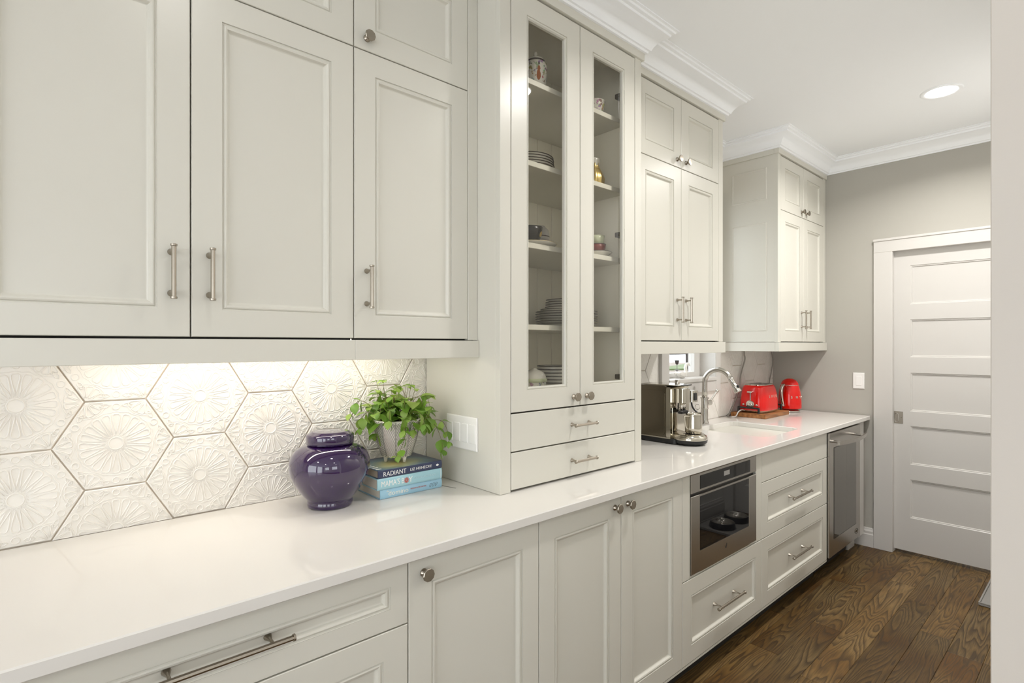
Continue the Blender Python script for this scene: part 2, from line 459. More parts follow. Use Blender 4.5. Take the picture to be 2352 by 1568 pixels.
def inhex(x, z, m=0.004):
    return all(x * math.cos(PI / 3 * k + PI / 6) + z * math.sin(PI / 3 * k + PI / 6) < hr * math.cos(PI / 6) - m for k in range(6))
def relief_template():
    bm = BM(); Rr = hr
    def pol(r, a): return (r * math.cos(a), r * math.sin(a))
    def petal(cx, cz, ang, r0, r1, wmax, waist=.55):
        out = []
        for t, f in ((0, 0), (.22, .26), (.5, .66), (.80, 1.0), (.93, .98), (1.0, .60)):
            out.append((r0 + (r1 - r0) * t, wmax * f))
        pts = [(r, w_) for r, w_ in out] + [(r, -w_) for r, w_ in reversed(out[1:])]
        return [(cx + r * math.cos(ang) - q * math.sin(ang), cz + r * math.sin(ang) + q * math.cos(ang)) for r, q in pts]
    ridge(bm, [pol(.125 * Rr, 2 * PI * k / 28) for k in range(28)], .0014)
    N = 20
    for k in range(N):
        a = 2 * PI * k / N
        ridge(bm, petal(0, 0, a, .19 * Rr, .60 * Rr, .064 * Rr))
        ridge(bm, [pol(.155 * Rr, a + PI / N - .10), pol(.185 * Rr, a + PI / N), pol(.155 * Rr, a + PI / N + .10)], .0011, .0010, closed=False)
        ridge(bm, [pol(.655 * Rr, a), pol(.635 * Rr, a + PI / N), pol(.655 * Rr, a + 2 * PI / N)], .0013, .0011, closed=False)
    for e in range(6):
        am = PI / 3 * e + PI / 6                       # edge middle
        cx, cz = pol(.755 * Rr, am)
        ridge(bm, [(cx + .062 * Rr * math.cos(2 * PI * k / 14), cz + .062 * Rr * math.sin(2 * PI * k / 14)) for k in range(14)], .0014)
        for s in (-1, 1):
            c2 = pol(.66 * Rr, am + s * .17); c3 = pol(.80 * Rr, am + s * .24)
            t = pol(1, am); n = pol(1, am + PI / 2)
            ridge(bm, [(c3[0] + n[0] * i * .085 * Rr + t[0] * j * .045 * Rr, c3[1] + n[1] * i * .085 * Rr + t[1] * j * .045 * Rr) for i, j in ((-1, 0), (-.4, .8), (.5, .7), (1, 0), (.5, -.7), (-.4, -.8))], .0013)
        av = PI / 3 * e                                # vertex rosette: petals fanning back into the tile
        vx, vz = pol(Rr, av)
        for s in (-1.5, -.5, .5, 1.5):
            ridge(bm, petal(vx, vz, av + PI + s * R(28), .07 * Rr, .30 * Rr, .056 * Rr))
        ridge(bm, [(vx + .335 * Rr * math.cos(av + PI + s * R(9)), vz + .335 * Rr * math.sin(av + PI + s * R(9))) for s in range(-5, 6)], .0013, .0011, closed=False)
    return bm
def cut(bm, planes):
    for co, no in planes:
        r = bmesh.ops.bisect_plane(bm, geom=bm.verts[:] + bm.edges[:] + bm.faces[:], plane_co=co, plane_no=no, clear_outer=True, dist=1e-6)
        es = [e for e in r['geom_cut'] if isinstance(e, bmesh.types.BMEdge)]
        if es:
            try: bmesh.ops.holes_fill(bm, edges=es, sides=0)
            except Exception: pass
    return bm
_hex_me = _rel_me = None
RELIEF = [1.0]
def put_tile(cx, cz, planes):
    global _hex_me, _rel_me
    pl = [(Vector((c[0] - cx, 0, c[1] - cz)), Vector((n[0], 0, n[1]))) for c, n in planes]
    corners = [Vector((hr * math.cos(PI / 3 * k), 0, hr * math.sin(PI / 3 * k))) for k in range(6)]
    live = [(c, n) for c, n in pl if any((v - c).dot(n) > 1e-5 for v in corners)]
    if any(all((v - c).dot(n) > -1e-3 for v in corners) for c, n in live): return
    if not live and _hex_me:
        t = bpy.data.objects.new('tile', _hex_me); q = bpy.data.objects.new('relief_pattern', _rel_me)
        COL.objects.link(t); COL.objects.link(q)
    else:
        b1 = cut(hex_template(), live)
        if not b1.faces: b1.free(); return
        t = obj('tile', b1, M['tile'])
        q = obj('relief_pattern', cut(relief_template(), live), M['tile'], smooth=True)
        if not live: _hex_me, _rel_me = t.data, q.data
    t.location = (cx, TILE, cz); t.parent = wall_back; q.parent = t; q.scale.y = RELIEF[0]
    if not q.data.polygons: bpy.data.objects.remove(q)
def tiles(x0, x1, z0, z1, hole=None):
    i0, i1 = int((x0 - HC[0]) / (1.5 * HR)) - 2, int((x1 - HC[0]) / (1.5 * HR)) + 2
    vh = HR * math.sqrt(3)
    for i in range(i0, i1 + 1):
        for j in range(-3, 4):
            cx = HC[0] + 1.5 * HR * i; cz = HC[1] + vh * (j + (0.5 if i % 2 else 0))
            outer = [((x0, 0), (-1, 0)), ((x1, 0), (1, 0)), ((0, z0), (0, -1)), ((0, z1), (0, 1))]
            if hole and cx + HR > hole[0] and cx - HR < hole[1] and cz + HR > hole[2]:
                put_tile(cx, cz, outer + [((hole[0], 0), (1, 0))])
                put_tile(cx, cz, outer + [((hole[1], 0), (-1, 0))])
                put_tile(cx, cz, outer + [((hole[0], 0), (-1, 0)), ((hole[1], 0), (1, 0)), ((0, hole[2]), (0, 1))])
            else: put_tile(cx, cz, outer)
put_tile(HC[0], HC[1], [])
def tiles_main():
    seen = {(round(HC[0], 3), round(HC[1], 3))}
    return seen
_orig_put = put_tile
def put_tile(cx, cz, planes):
    if abs(cx - HC[0]) < 1e-4 and abs(cz - HC[1]) < 1e-4 and planes and planes[0][0][0] < 0: return
    _orig_put(cx, cz, planes)
tiles(-0.36, TX0 + .012, ZC + .0005, 1.405)
RELIEF[0] = 0.35
tiles(TX1 - .012, XE - .003, ZC + .0005, 1.405, hole=(WX0 - .04, WX1 + .03, WZ0 - .045))
# plaster above the tiles
struct('wall_back_corner', bx(WX1 + .062, XE, 1.7935, YW - .0002, 1.405, CEIL), M['wallpale'])
struct('wall_back_window', bx(2.755, WX0 - .080, 1.7935, YW - .0002, 1.405, CEIL), M['wallpale'])

# ------------------------------------------------------------------ cabinet parts
def mapper(face, front):
    if face == 'y': return lambda u, v, d: (u, front + d, v)
    return lambda u, v, d: (front + d, u, v)
def rings_mesh(P, u0, u1, v0, v1, prof, close=True, back=None):
    bm = BM(); rings = []
    for i, d in prof:
        rings.append([bm.verts.new(P(u, v, d)) for u, v in ((u0 + i, v0 + i), (u1 - i, v0 + i), (u1 - i, v1 - i), (u0 + i, v1 - i))])
    for a, b in zip(rings, rings[1:]):
        for k in range(4): bm.faces.new((a[k], a[(k + 1) % 4], b[(k + 1) % 4], b[k]))
    if close: bm.faces.new(rings[-1])
    if back is not None: bm.faces.new(list(reversed(rings[0])))
    return bm
ST = 0.066                        # stile and rail width
MOLD = [(0, .0005), (.0008, .0035), (.0035, .0042), (.0055, .0015), (.0085, .0008), (.0125, .0022), (.0165, .0085), (.0185, .0100), (.0200, .0104)]
def shaker(parent, name, face, front, u0, u1, v0, v1, st=ST, glass=False, thick=.02, stb=None):
    """frame-and-panel front: frame mesh with moulding and panel (or glass) children"""
    P = mapper(face, front)
    frame = rings_mesh(P, u0, u1, v0, v1, [(0, thick), (0, .0016), (.0016, 0), (st, 0)], close=False)
    fr = obj(name, frame, M['paint'], parent)
    a = (u0 + st, u1 - st, v0 + st, v1 - st)
    if glass:
        gm = [(0, .0005), (.0008, .003), (.003, .003), (.005, .001), (.008, .001), (.011, .006), (.011, .016)]
        obj('molding', rings_mesh(P, *a, gm, close=False), M['paint'], fr)
        i = .0108
        p0, p1 = P(a[0] + i, a[2] + i, .013), P(a[1] - i, a[3] - i, .017)
        obj('glass_pane', bx(p0[0], p1[0], p0[1], p1[1], p0[2], p1[2]), M['pane'], fr)
        # inside face of the frame
    else:
        obj('molding', rings_mesh(P, *a, MOLD, close=False), M['paint'], fr)
        i = MOLD[-1][0]
        p0, p1 = P(a[0] + i - .001, a[2] + i - .001, MOLD[-1][1]), P(a[1] - i + .001, a[3] - i + .001, MOLD[-1][1] + .006)
        obj('panel', bx(p0[0], p1[0], p0[1], p1[1], p0[2], p1[2]), M['paint'], fr)
    return fr
def slab(parent, name, front, u0, u1, v0, v1, thick=.02):
    return obj(name, bx(u0, u1, front, front + thick, v0, v1, bev=.0014), M['paint'], parent)
def bar_pull(parent, c, axis, front, length=.126, post=.096, r=.0052, off=.032, m='nickel'):
    """hexagonal bar on two flared posts; c = (u, v) centre on a front facing -y"""
    bm = BM(); a = Vector((1, 0, 0)) if axis == 'x' else Vector((0, 0, 1))
    C = Vector((c[0], front, c[1])); o = Vector((0, -off, 0))
    tube(bm, [C + o - a * (length / 2 - .004), C + o + a * (length / 2 - .004)], r, 8)
    for s in (-1, 1):
        e = C + o + a * (s * length / 2); q = e - a * (s * .006)
        tube(bm, [q, q + a * (s * .001), e - a * (s * .0008), e], [r * .9, r * 1.35, r * 1.35, r * 1.05], 12)
        b = C + a * (s * post / 2)
        tube(bm, [b + o, b + o * .45, b + o * .12, b], [r * .62, r * .62, r * 1.3, r * 1.55], 12)
    return obj('handle', bm, M[m], parent, angle=40)
def knob(parent, u, v, front, r=.0165):
    """ten-sided faceted knob on a flared stem"""
    bm = BM(); c = (u, front, v)
    lathe(bm, [(.0105, 0), (.0100, .003), (.0062, .009), (.0066, .014)], c, 16, axis=(0, -1, 0))
    lathe(bm, [(0, .012), (.0066, .012), (r * .97, .0205), (r, .0225), (r, .0245), (r * .93, .0262), (0, .0266)], c, 10, axis=(0, -1, 0))
    return obj('knob', bm, M['nickel'], parent)
G = .0016                         # half gap between fronts
def frame_box(parent, name, parts, m='paint', bev=.0012):
    bm = BM()
    for p in parts: box(bm, *p, bev=bev)
    return obj(name, bm, M[m], parent)

# ------------------------------------------------------------------ wall cabinets
Z0, ZM, Z1 = 1.4275, 2.272, 2.617          # door bottom, door split, door top
ZB = 1.366                                 # underside of the light rail
def wall_unit(label, x0, x1, yf, doors, left_stile=0.0, right_stile=0.0, depth_to=1.785, knob_rule=None, rail=None):
    """doors: list of (u0, u1, handle side)"""
    t = thing('wall_cabinet', label, 'cabinet', ((x0 + x1) / 2, (yf + YW) / 2, ZB))
    bm = BM()
    box(bm, x0, x1, yf + .021, depth_to, Z0 + .004, Z1 + .034)
    obj('carcass', bm, M['paint'], t)
    # dark reveal behind the fronts
    obj('reveal', bx(x0 + .002, x1 - .002, yf + .0195, yf + .0209, Z0 - .030, Z1 + .003), M['gap'], t)
    if left_stile: obj('stile', bx(x0, x0 + left_stile, yf, yf + .022, Z0 - .002, Z1 + .034, bev=.0012), M['paint'], t)
    if right_stile: obj('stile', bx(x1 - right_stile, x1, yf, yf + .022, Z0 - .002, Z1 + .034, bev=.0012), M['paint'], t)
    for (a, b, side) in doors:
        d = shaker(t, 'door', 'y', yf, a + G, b - G, Z0 + G, ZM - G)
        hx = b - .040 if side == 'r' else a + .040
        bar_pull(d, (hx, 1.578), 'z', yf)
        d2 = shaker(t, 'door', 'y', yf, a + G, b - G, ZM + G, Z1 - G)
        knob(d2, hx if side == 'r' else hx, ZM + .037, yf)
    r0, r1 = rail if rail else (x0, x1)
    obj('light_rail', bx(r0, r1, yf - .010, yf + .014, ZB, Z0 - .0038, bev=.0012), M['paint'], t)
    obj('fascia', bx(r0, r1, yf - .010, yf + .02, Z1 + .0035, CEIL - .0905, bev=.001), M['paint'], t)
    return t
DW = .413
wall_unit('off-white two-door wall cabinet with steel bar pulls above the bare end of the worktop', -.123, .7029, YU, [(-.123, .290, 'r'), (.290, .703, 'l')])
wall_unit('off-white single-door wall cabinet over the purple jar, butting the glass-door cabinet', .7031, TX0 - .0005, YU, [(.703, 1.116, 'l')], right_stile=.0405, rail=(.7031, TX0 - .0005))
t = wall_unit('off-white two-door wall cabinet over the coffee machine and the faucet', TX1 + .0005, 2.812, YR, [(2.016, 2.3905, 'r'), (2.3905, 2.765, 'l')], left_stile=.062, right_stile=.047, rail=(TX1 + .0005, 2.822))
t = wall_unit('off-white two-door corner wall cabinet with panelled side, above the red toaster', 3.534, XE - .002, YR, [(3.578, 3.957, 'r'), (3.957, 4.336, 'l')], left_stile=.043, right_stile=.044, rail=(3.524, XE - .002))
# panelled end of the corner cabinet and its returns
P = mapper('x', 3.534)
obj('side_frame', rings_mesh(P, YR + .022, 1.785, Z0, Z1, [(0, .001), (0, -.0002)], close=True), M['paint'], t)
def side_panel(t, x, a0, a1, v0, v1):
    P = mapper('x', x)
    pr = [(0, .0005), (.002, -.003), (.006, -.0045), (.010, -.001), (.014, .004), (.016, .005)]
    o = obj('side_molding', rings_mesh(P, a0, a1, v0, v1, pr, close=True), M['paint'], t)
    return o
side_panel(t, 3.5335, 1.484, 1.715, 2.342, 2.548); side_panel(t, 3.5335, 1.484, 1.715, 1.496, 2.198)
obj('light_rail_return', bx(3.524, 3.540, YR + .0145, 1.79, ZB, Z0 - .0038, bev=.0012), M['paint'], t)
obj('fascia_return', bx(3.524, 3.540, YR + .0205, 1.79, Z1 + .0035, CEIL - .0905, bev=.001), M['paint'], t)
# under-cabinet light strip over the near worktop
led = thing('led_strip', 'slim lit light strip under the wall cabinet above the embossed tiles', 'light', (.53, 1.66, 1.425))
obj('channel', bx(.10, 1.0, 1.640, 1.672, 1.4265, 1.4313, bev=.0005), M['plastic_white'], led)
obj('diffuser', bx(.115, .985, 1.646, 1.666, 1.4235, 1.4265), M['led'], led)
area_light('led_light', (.55, 1.656, 1.4232), .86, .02, 1.75, (1.0, .91, .80), parent=led)

# ------------------------------------------------------------------ glass-door cabinet standing on the worktop
tc = thing('glass_door_cabinet', 'tall off-white cabinet with two glazed doors and two drawers on the worktop', 'cabinet', ((TX0 + TX1) / 2, (YT + YW) / 2, ZC))
zi0, zi1 = 1.207, 2.640
YB = 1.765
frame_box(tc, 'side_panel', [(TX0, TX0 + .019, YT + .0205, 1.785, ZC + .0008, CEIL - .09)])
frame_box(tc, 'side_panel', [(TX1 - .019, TX1, YT + .0205, 1.785, ZC + .0008, CEIL - .09)])
frame_box(tc, 'stile', [(TX0, 1.2040, YT, YT + .020, ZC + .0008, CEIL - .09)]); frame_box(tc, 'stile', [(1.9085, TX1, YT, YT + .020, ZC + .0008, CEIL - .09)])
obj('side_lining', bx(TX0 + .0192, 1.2035, YT + .0202, YB - .002, zi0, zi1), M['interior'], tc)
obj('side_lining', bx(1.9090, TX1 - .0192, YT + .0202, YB - .002, zi0, zi1), M['interior'], tc)
obj('top_panel', bx(TX0 + .019, TX1 - .019, YT + .0205, 1.785, zi1, zi1 + .02), M['interior'], tc)
obj('bottom_panel', bx(TX0 + .019, TX1 - .019, YT + .0205, 1.785, zi0 - .02, zi0), M['interior'], tc)
obj('drawer_box', bx(TX0 + .02, TX1 - .02, YT + .0225, 1.70, ZC + .006, zi0 - .022), M['gap'], tc)
for k in range(8):           # beaded boards of the back
    a = TX0 + .02 + k * .0945
    obj('back_board', bx(a + .0008, a + .0945 - .0008, YB, YB + .012, zi0, zi1, bev=.003), M['interior'], tc)
obj('back_panel', bx(TX0 + .019, TX1 - .019, YB + .0115, 1.785, zi0 - .02, zi1 + .02), M['interior'], tc)
SH = [1.4825, 1.7775, 2.0730, 2.3680]
for z in SH: obj('shelf', bx(1.2042, 1.9083, 1.400, YB - .002, z - .0195, z, bev=.001), M['paint'], tc)
for a, b in ((1.2055, 1.5570), (1.5570, 1.9070)):
    d = shaker(tc, 'door', 'y', YT, a + G, b - G, 1.1795 + G, Z1 - G, st=.0715, glass=True)
    knob(d, 1.5195 if a < 1.3 else 1.5945, 1.2155, YT)
for z0, z1, hz in ((1.0485, 1.1775, 1.1125), (.9200, 1.0470, .980)):
    d = slab(tc, 'drawer', YT, 1.2055 + G, 1.9070 - G, z0 + G, z1 - G); bar_pull(d, (1.557, hz), 'x', YT)
for z in (1.275, 1.872, 2.455):        # concealed hinges seen through the far pane
    bm = BM(); box(bm, 1.872, 1.9085, YT + .024, YT + .040, z - .027, z + .027, bev=.002); box(bm, 1.846, 1.885, YT + .030, YT + .060, z - .010, z + .010, bev=.002)
    obj('hinge', bm, M['hinge'], tc)
obj('fascia', bx(TX0 - FO, TX1 + FO, YT - FO, YT + .019, Z1 + .0035, CEIL - .0905, bev=.001), M['paint'], tc)
obj('fascia_return', bx(TX0 - FO, TX0 + .018, YT + .0195, YU - .012, Z1 + .0035, CEIL - .0905, bev=.001), M['paint'], tc)
obj('fascia_return', bx(TX1 - .018, TX1 + FO, YT + .0195, YR - .012, Z1 + .0035, CEIL - .0905, bev=.001), M['paint'], tc)

# ------------------------------------------------------------------ base cabinets
ZT = ZC - .0285                   # underside of the worktop
ZK = .104                         # underside of the cabinets
def base_unit(name, label, x0, x1, fronts, carc=True):
    t = thing(name, label, 'cabinet', ((x0 + x1) / 2, 1.45, 0))
    obj('carcass', bx(x0 + .0005, x1 - .0005, YF + .0225, 1.785, ZK, ZT - .0005), M['paint'], t)
    obj('reveal', bx(x0 + .001, x1 - .001, YF + .0202, YF + .0224, ZK + .006, ZT - .001), M['gap'], t)
    obj('toe_kick', bx(x0, x1, YF + .075, YF + .09, 0.0005, ZK - .0005), M['gap'], t)
    obj('bottom_rail', bx(x0 + .0002, x1 - .0002, YF + .001, YF + .022, ZK, ZK + .0095), M['paint'], t)
    for f in fronts:
        kind, a, b, z0, z1 = f[:5]
        if kind == 'door':
            d = shaker(t, 'door', 'y', YF, a + G, b - G, z0 + G, z1 - G); knob(d, f[5], f[6], YF)
        elif kind == 'drawer':
            d = shaker(t, 'drawer', 'y', YF, a + G, b - G, z0 + G, z1 - G, st=f[7] if len(f) > 7 else ST)
            bar_pull(d, f[5], 'x', YF + f[6].get('in', .0104), length=f[6]['L'], post=f[6]['P'], off=.040, r=f[6].get('r', .0055))
        elif kind == 'slab': slab(t, 'front', YF, a + G, b - G, z0 + G, z1 - G)
        elif kind == 'stile': obj('stile', bx(a + .0008, b - .0008, YF, YF + .022, z0, z1, bev=.0012), M['paint'], t)
    return t
zt = ZT - .003
base_unit('drawer_cabinet', 'off-white base cabinet of wide panelled drawers with a long bar pull', -.135, .693,
    [('drawer', -.135, .693, .7305, zt, (.279, .811), {'L': .262, 'P': .178}, .0475), ('drawer', -.135, .693, .4545, .7305, (.279, .59), {'L': .262, 'P': .178}), ('drawer', -.135, .693, ZK + .01, .4545, (.279, .28), {'L': .262, 'P': .178})])
base_unit('base_cabinet', 'off-white single-door base cabinet with one faceted knob', .693, 1.143, [('door', .693, 1.143, ZK + .01, zt, .737, .842)])
base_unit('base_cabinet', 'off-white two-door base cabinet with paired knobs below the glass-door cabinet', 1.143, 1.949, [('door', 1.143, 1.548, ZK + .01, zt, 1.511, .847), ('door', 1.548, 1.949, ZK + .01, zt, 1.585, .847)])
oc = thing('oven_cabinet', 'off-white base cabinet framing the built-in oven over one drawer', 'cabinet', (2.31, 1.45, 0))
obj('carcass', bx(1.9495, 2.6785, YF + .0225, 1.785, ZK, .452), M['paint'], oc)
obj('carcass_side', bx(1.9495, 1.968, YF + .0225, 1.785, .4525, ZT - .0005), M['paint'], oc)
obj('carcass_side', bx(2.660, 2.6785, YF + .0225, 1.785, .4525, ZT - .0005), M['paint'], oc)
obj('toe_kick', bx(1.949, 2.679, YF + .075, YF + .09, .0005, ZK - .0005), M['gap'], oc)
obj('bottom_rail', bx(1.9492, 2.6788, YF + .001, YF + .022, ZK, ZK + .0095), M['paint'], oc)
obj('reveal', bx(1.950, 2.678, YF + .0202, YF + .0224, ZK + .006, .4555), M['gap'], oc)
obj('stile', bx(1.9502, 2.008, YF, YF + .022, .4565, ZT - .001, bev=.0012), M['paint'], oc)
obj('stile', bx(2.6145, 2.6778, YF, YF + .022, .4565, ZT - .001, bev=.0012), M['paint'], oc)
obj('shelf_edge', bx(2.0085, 2.614, YF + .002, YF + .022, .4565, .4655, bev=.001), M['paint'], oc)
d = shaker(oc, 'drawer', 'y', YF, 1.949 + G, 2.679 - G, ZK + .01 + G, .4545 - G); bar_pull(d, (2.314, .282), 'x', YF + .0104, length=.248, post=.178, off=.040, r=.0055)
base_unit('sink_cabinet', 'off-white drawer cabinet below the sink with a plain false front on top', 2.679, 3.581,
    [('slab', 2.679, 3.581, .7315, zt), ('drawer', 2.679, 3.581, .4545, .7315, (3.13, .597), {'L': .262, 'P': .178}), ('drawer', 2.679, 3.581, ZK + .01, .4545, (3.13, .284), {'L': .262, 'P': .178})])
ep = thing('end_panel', 'narrow white panel with a toe notch between the drinks cooler and the end wall', 'panel', (4.25, 1.45, 0))
prism(bm := BM(), [(YF + .003, ZK), (YF + .003, ZT - .0005), (1.785, ZT - .0005), (1.785, .0005), (YF + .0751, .0005), (YF + .0751, ZK)], 'x', 4.187, 4.312)
obj('board', bm, M['white'], ep)
obj('shoe', bx(4.183, 4.316, YF + .060, YF + .0749, .0005, .100, bev=.002), M['white'], ep)

# ------------------------------------------------------------------ worktop with the sink cut-out
SX0, SX1, SY0, SY1 = 2.930, 3.405, 1.235, 1.655
def rrect(x0, x1, y0, y1, r, n=6):
    pts = []
    for cx, cy, a0 in ((x1 - r, y1 - r, 0), (x0 + r, y1 - r, 90), (x0 + r, y0 + r, 180), (x1 - r, y0 + r, 270)):
        for k in range(n + 1):
            a = R(a0 + 90 * k / n); pts.append((cx + r * math.cos(a), cy + r * math.sin(a)))
    return pts
def worktop():
    """slab with an eased edge and a rounded hole, as one closed mesh"""
    bm = BM(); e = .003
    outer = [(-.40, YC), (4.368, YC), (4.368, 1.7925), (-.40, 1.7925)]
    hole = rrect(SX0, SX1, SY0, SY1, .06)
    def loop(pts, z, inset=0, c=None):
        return [bm.verts.new((p[0], p[1], z)) for p in pts]
    cx, cy = 2, 1.4
    def ins(pts, d):
        return [(p[0] + (d if p[0] < cx else -d), p[1] + (d if p[1] < cy else -d)) for p in pts]
    hc = ((SX0 + SX1) / 2, (SY0 + SY1) / 2)
    def grow(pts, d):
        out = []
        for p in pts:
            v = Vector((p[0] - hc[0], p[1] - hc[1])); L = v.length; v = v * ((L + d) / L); out.append((hc[0] + v.x, hc[1] + v.y))
        return out
    o = [loop(ins(outer, e), ZC), loop(outer, ZC - e), loop(outer, ZT + e), loop(ins(outer, e), ZT)]
    h = [loop(grow(hole, e), ZC), loop(hole, ZC - e), loop(hole, ZT)]
    for L in (o, h):
        for a, b in zip(L, L[1:]):
            n = len(a)
            for k in range(n): bm.faces.new((a[k], a[(k + 1) % n], b[(k + 1) % n], b[k]))
    def cap(a, b):
        es = []
        for L in (a, b):
            for k in range(len(L)):
                e_ = bm.edges.get((L[k], L[(k + 1) % len(L)])); es.append(e_ or bm.edges.new((L[k], L[(k + 1) % len(L)])))
        bmesh.ops.triangle_fill(bm, use_beauty=True, use_dissolve=False, edges=es)
    cap(o[0], h[0]); cap(o[3], h[2])
    return bm
wt = obj('worktop', worktop(), M['quartz']); tag(wt, 'long white quartz worktop with faint grey veins along the whole run', 'worktop')
# undermount sink
sk = thing('sink', 'white rectangular undermount sink set into the worktop', 'sink', (3.17, 1.445, .70))
bm = BM(); lv = []
for d, z, r in ((-.012, ZT - .001, .065), (.004, ZT - .001, .06), (.006, ZT - .010, .06), (.020, .72, .06), (.045, .70, .05), (.10, .694, .03)):
    lv.append([bm.verts.new((x, y, z)) for x, y in rrect(SX0 + d, SX1 - d, SY0 + d, SY1 - d, r)])
for a, b in zip(lv, lv[1:]):
    n = len(a)
    for k in range(n): bm.faces.new((a[k], a[(k + 1) % n], b[(k + 1) % n], b[k]))
bm.faces.new(lv[-1]); obj('basin', bm, M['porcelain'], sk, smooth=True)
bm = BM(); lathe(bm, [(0, .0035), (.022, .0035), (.040, .002), (.042, 0)], (3.17, 1.445, .6945), 24); obj('drain', bm, M['chrome'], sk, smooth=True)

# ------------------------------------------------------------------ built-in oven
ov = thing('oven', 'built-in stainless oven with dark glass door below the worktop', 'oven', (2.31, 1.3, .466))
x0, x1 = 2.0105, 2.6120; yo = YF - .004
obj('body', bx(x0 + .01, x1 - .01, YF + .03, 1.70, .468, ZT - .004), M['black'], ov)
cp = obj('control_panel', bx(x0, x1, yo, YF + .03, .7995, ZT - .0075, bev=.002), M['steel'], ov)
obj('control_glass', bx(2.081, 2.543, yo - .0012, yo + .002, .810, .866, bev=.0006), M['blackglass'], cp)
M['display'] = mat('display_grey', (0.42, 0.41, 0.40), 0.25)
obj('display', bx(2.285, 2.337, yo - .0018, yo - .001, .832, .852), M['display'], cp)
obj('shadow_gap', bx(x0 + .002, x1 - .002, YF + .012, YF + .03, .787, .7995), M['black'], ov)
dr = obj('door', rings_mesh(mapper('y', yo), x0, x1, .4675, .7875, [(0, .03), (0, .002), (.002, 0), (.0705, 0), (.0705, .003)], close=False), M['steel'], ov)
# the window is taller than the even frame, so its steel surround is built in four strips
bpy.data.objects.remove(dr)
bm = BM()
box(bm, x0, 2.081, yo, YF + .03, .4675, .7875, bev=.002); box(bm, 2.5335, x1, yo, YF + .03, .4675, .7875, bev=.002)
box(bm, 2.079, 2.5355, yo, YF + .03, .4675, .554); box(bm, 2.079, 2.5355, yo, YF + .03, .7795, .7875)
bmesh.ops.remove_doubles(bm, verts=bm.verts, dist=.00001)
dr = obj('door', bm, M['steel'], ov)
obj('door_glass', bx(2.0805, 2.534, yo + .0012, yo + .006, .5535, .780), M['blackglass'], dr)
bm = BM()   # the maker's small tick mark
prism(bm, [(2.296, .521), (2.299, .513), (2.304, .509), (2.310, .512), (2.315, .530), (2.312, .530), (2.307, .515), (2.304, .513), (2.301, .516), (2.299, .522)], 'y', yo - .0008, yo + .001)
obj('tick_mark', bm, M['black'], dr)

# ------------------------------------------------------------------ drinks cooler
co = thing('drinks_cooler', 'under-counter stainless drinks cooler with glass door and curved handle', 'cooler', (3.88, 1.45, .05))
obj('body', bx(3.588, 4.180, YF + .045, 1.77, .10, ZT - .008), M['black'], co)
obj('toe_grille', bx(3.588, 4.180, YF + .070, 1.30, .012, .0995), M['black'], co)
for k in range(4): obj('foot', bx(3.60 + k % 2 * .53, 3.64 + k % 2 * .53, YF + .09 + k // 2 * .4, YF + .13 + k // 2 * .4, .0005, .0125), M['black'], co)
yc = YF - .012
cd = obj('door', bx(3.590, 4.178, yc, YF + .044, .121, ZT - .0105, bev=.003), M['steel'], co)
bm = BM(); box(bm, 3.664, 4.092, yc - .0006, yc + .002, .222, .782)
obj('glass_gasket', bm, M['black'], cd)
obj('glass', bx(3.668, 4.088, yc - .0016, yc - .0004, .226, .778), M['coolglass'], cd)
bm = BM()
for xx in (3.640, 4.045): cyl(bm, (xx, yc, .822), (xx, yc - .052, .822), .008, n=14)
n = 18; pts = []
for k in range(n + 1):
    s = -1 + 2 * k / n; pts.append((3.8425 + s * .262, yc - .052 - .026 * (1 - s * s), .822))
rows = []
for i, p in enumerate(pts):
    rows.append([bm.verts.new((p[0], p[1] + a, p[2] + b)) for a, b in ((-.007, -.010), (-.007, .010), (.006, .010), (.006, -.010))])
for a, b in zip(rows, rows[1:]):
    for k in range(4): bm.faces.new((a[k], a[(k + 1) % 4], b[(k + 1) % 4], b[k]))
bm.faces.new(rows[0]); bm.faces.new(list(reversed(rows[-1])))
obj('handle', bm, M['steel'], cd, angle=35)
bm = BM(); pts = [(4.100 + .030 * math.cos(2 * PI * k / 28), yc - .0008, .172 + .017 * math.sin(2 * PI * k / 28)) for k in range(28)]
tube(bm, pts, .0011, 5, closed=True)
tube(bm, [(4.086, yc - .0008, .176), (4.091, yc - .0008, .165), (4.097, yc - .0008, .177), (4.102, yc - .0008, .165), (4.108, yc - .0008, .178)], .0013, 5)
obj('badge', bm, M['hinge'], cd)

# ------------------------------------------------------------------ ceiling lights
def can(x, y, label, power=10.0):
    t = thing('recessed_light', label, 'light', (x, y, CEIL - .004), None)
    lathe(bm := BM(), [(.068, .0008), (.072, -.003), (.088, -.004), (.092, -.0005), (.092, .0008)], (x, y, CEIL - .001), 40); obj('trim_ring', bm, M['ceiling'], t, smooth=True)
    lathe(bm := BM(), [(0, -.0012), (.0685, -.0012), (.0685, .0006), (0, .0006)], (x, y, CEIL - .0012), 40); obj('diffuser', bm, M['lampglow'], t)
    area_light('lamp_light', (x, y, CEIL - .0055), .13, .13, power, (1.0, .97, .935), shape='DISK', spread=150, parent=t)
    return t
can(3.585, .603, 'round lit recessed ceiling light near the end wall', 20.0)
for i, (x, y) in enumerate([(1.92, .63), (.39, .63), (-1.2, .63), (.2, -.9), (-1.2, -.9), (.2, -2.3)]):  # first is placed from its reflection; the rest are added to light the room
    tag(can(x, y, ('round recessed ceiling light mirrored in the glass cabinet door', 'added round recessed ceiling light above the purple jar, out of frame', 'added unseen round recessed ceiling light past the near end of the worktop',
        'added round recessed ceiling light behind the camera', 'added round recessed ceiling light deeper in the room behind the camera', 'added round recessed ceiling light by the added windows behind the camera')[i], 11.5 if x > 1.5 else 2.2), group='recessed lights over the room')

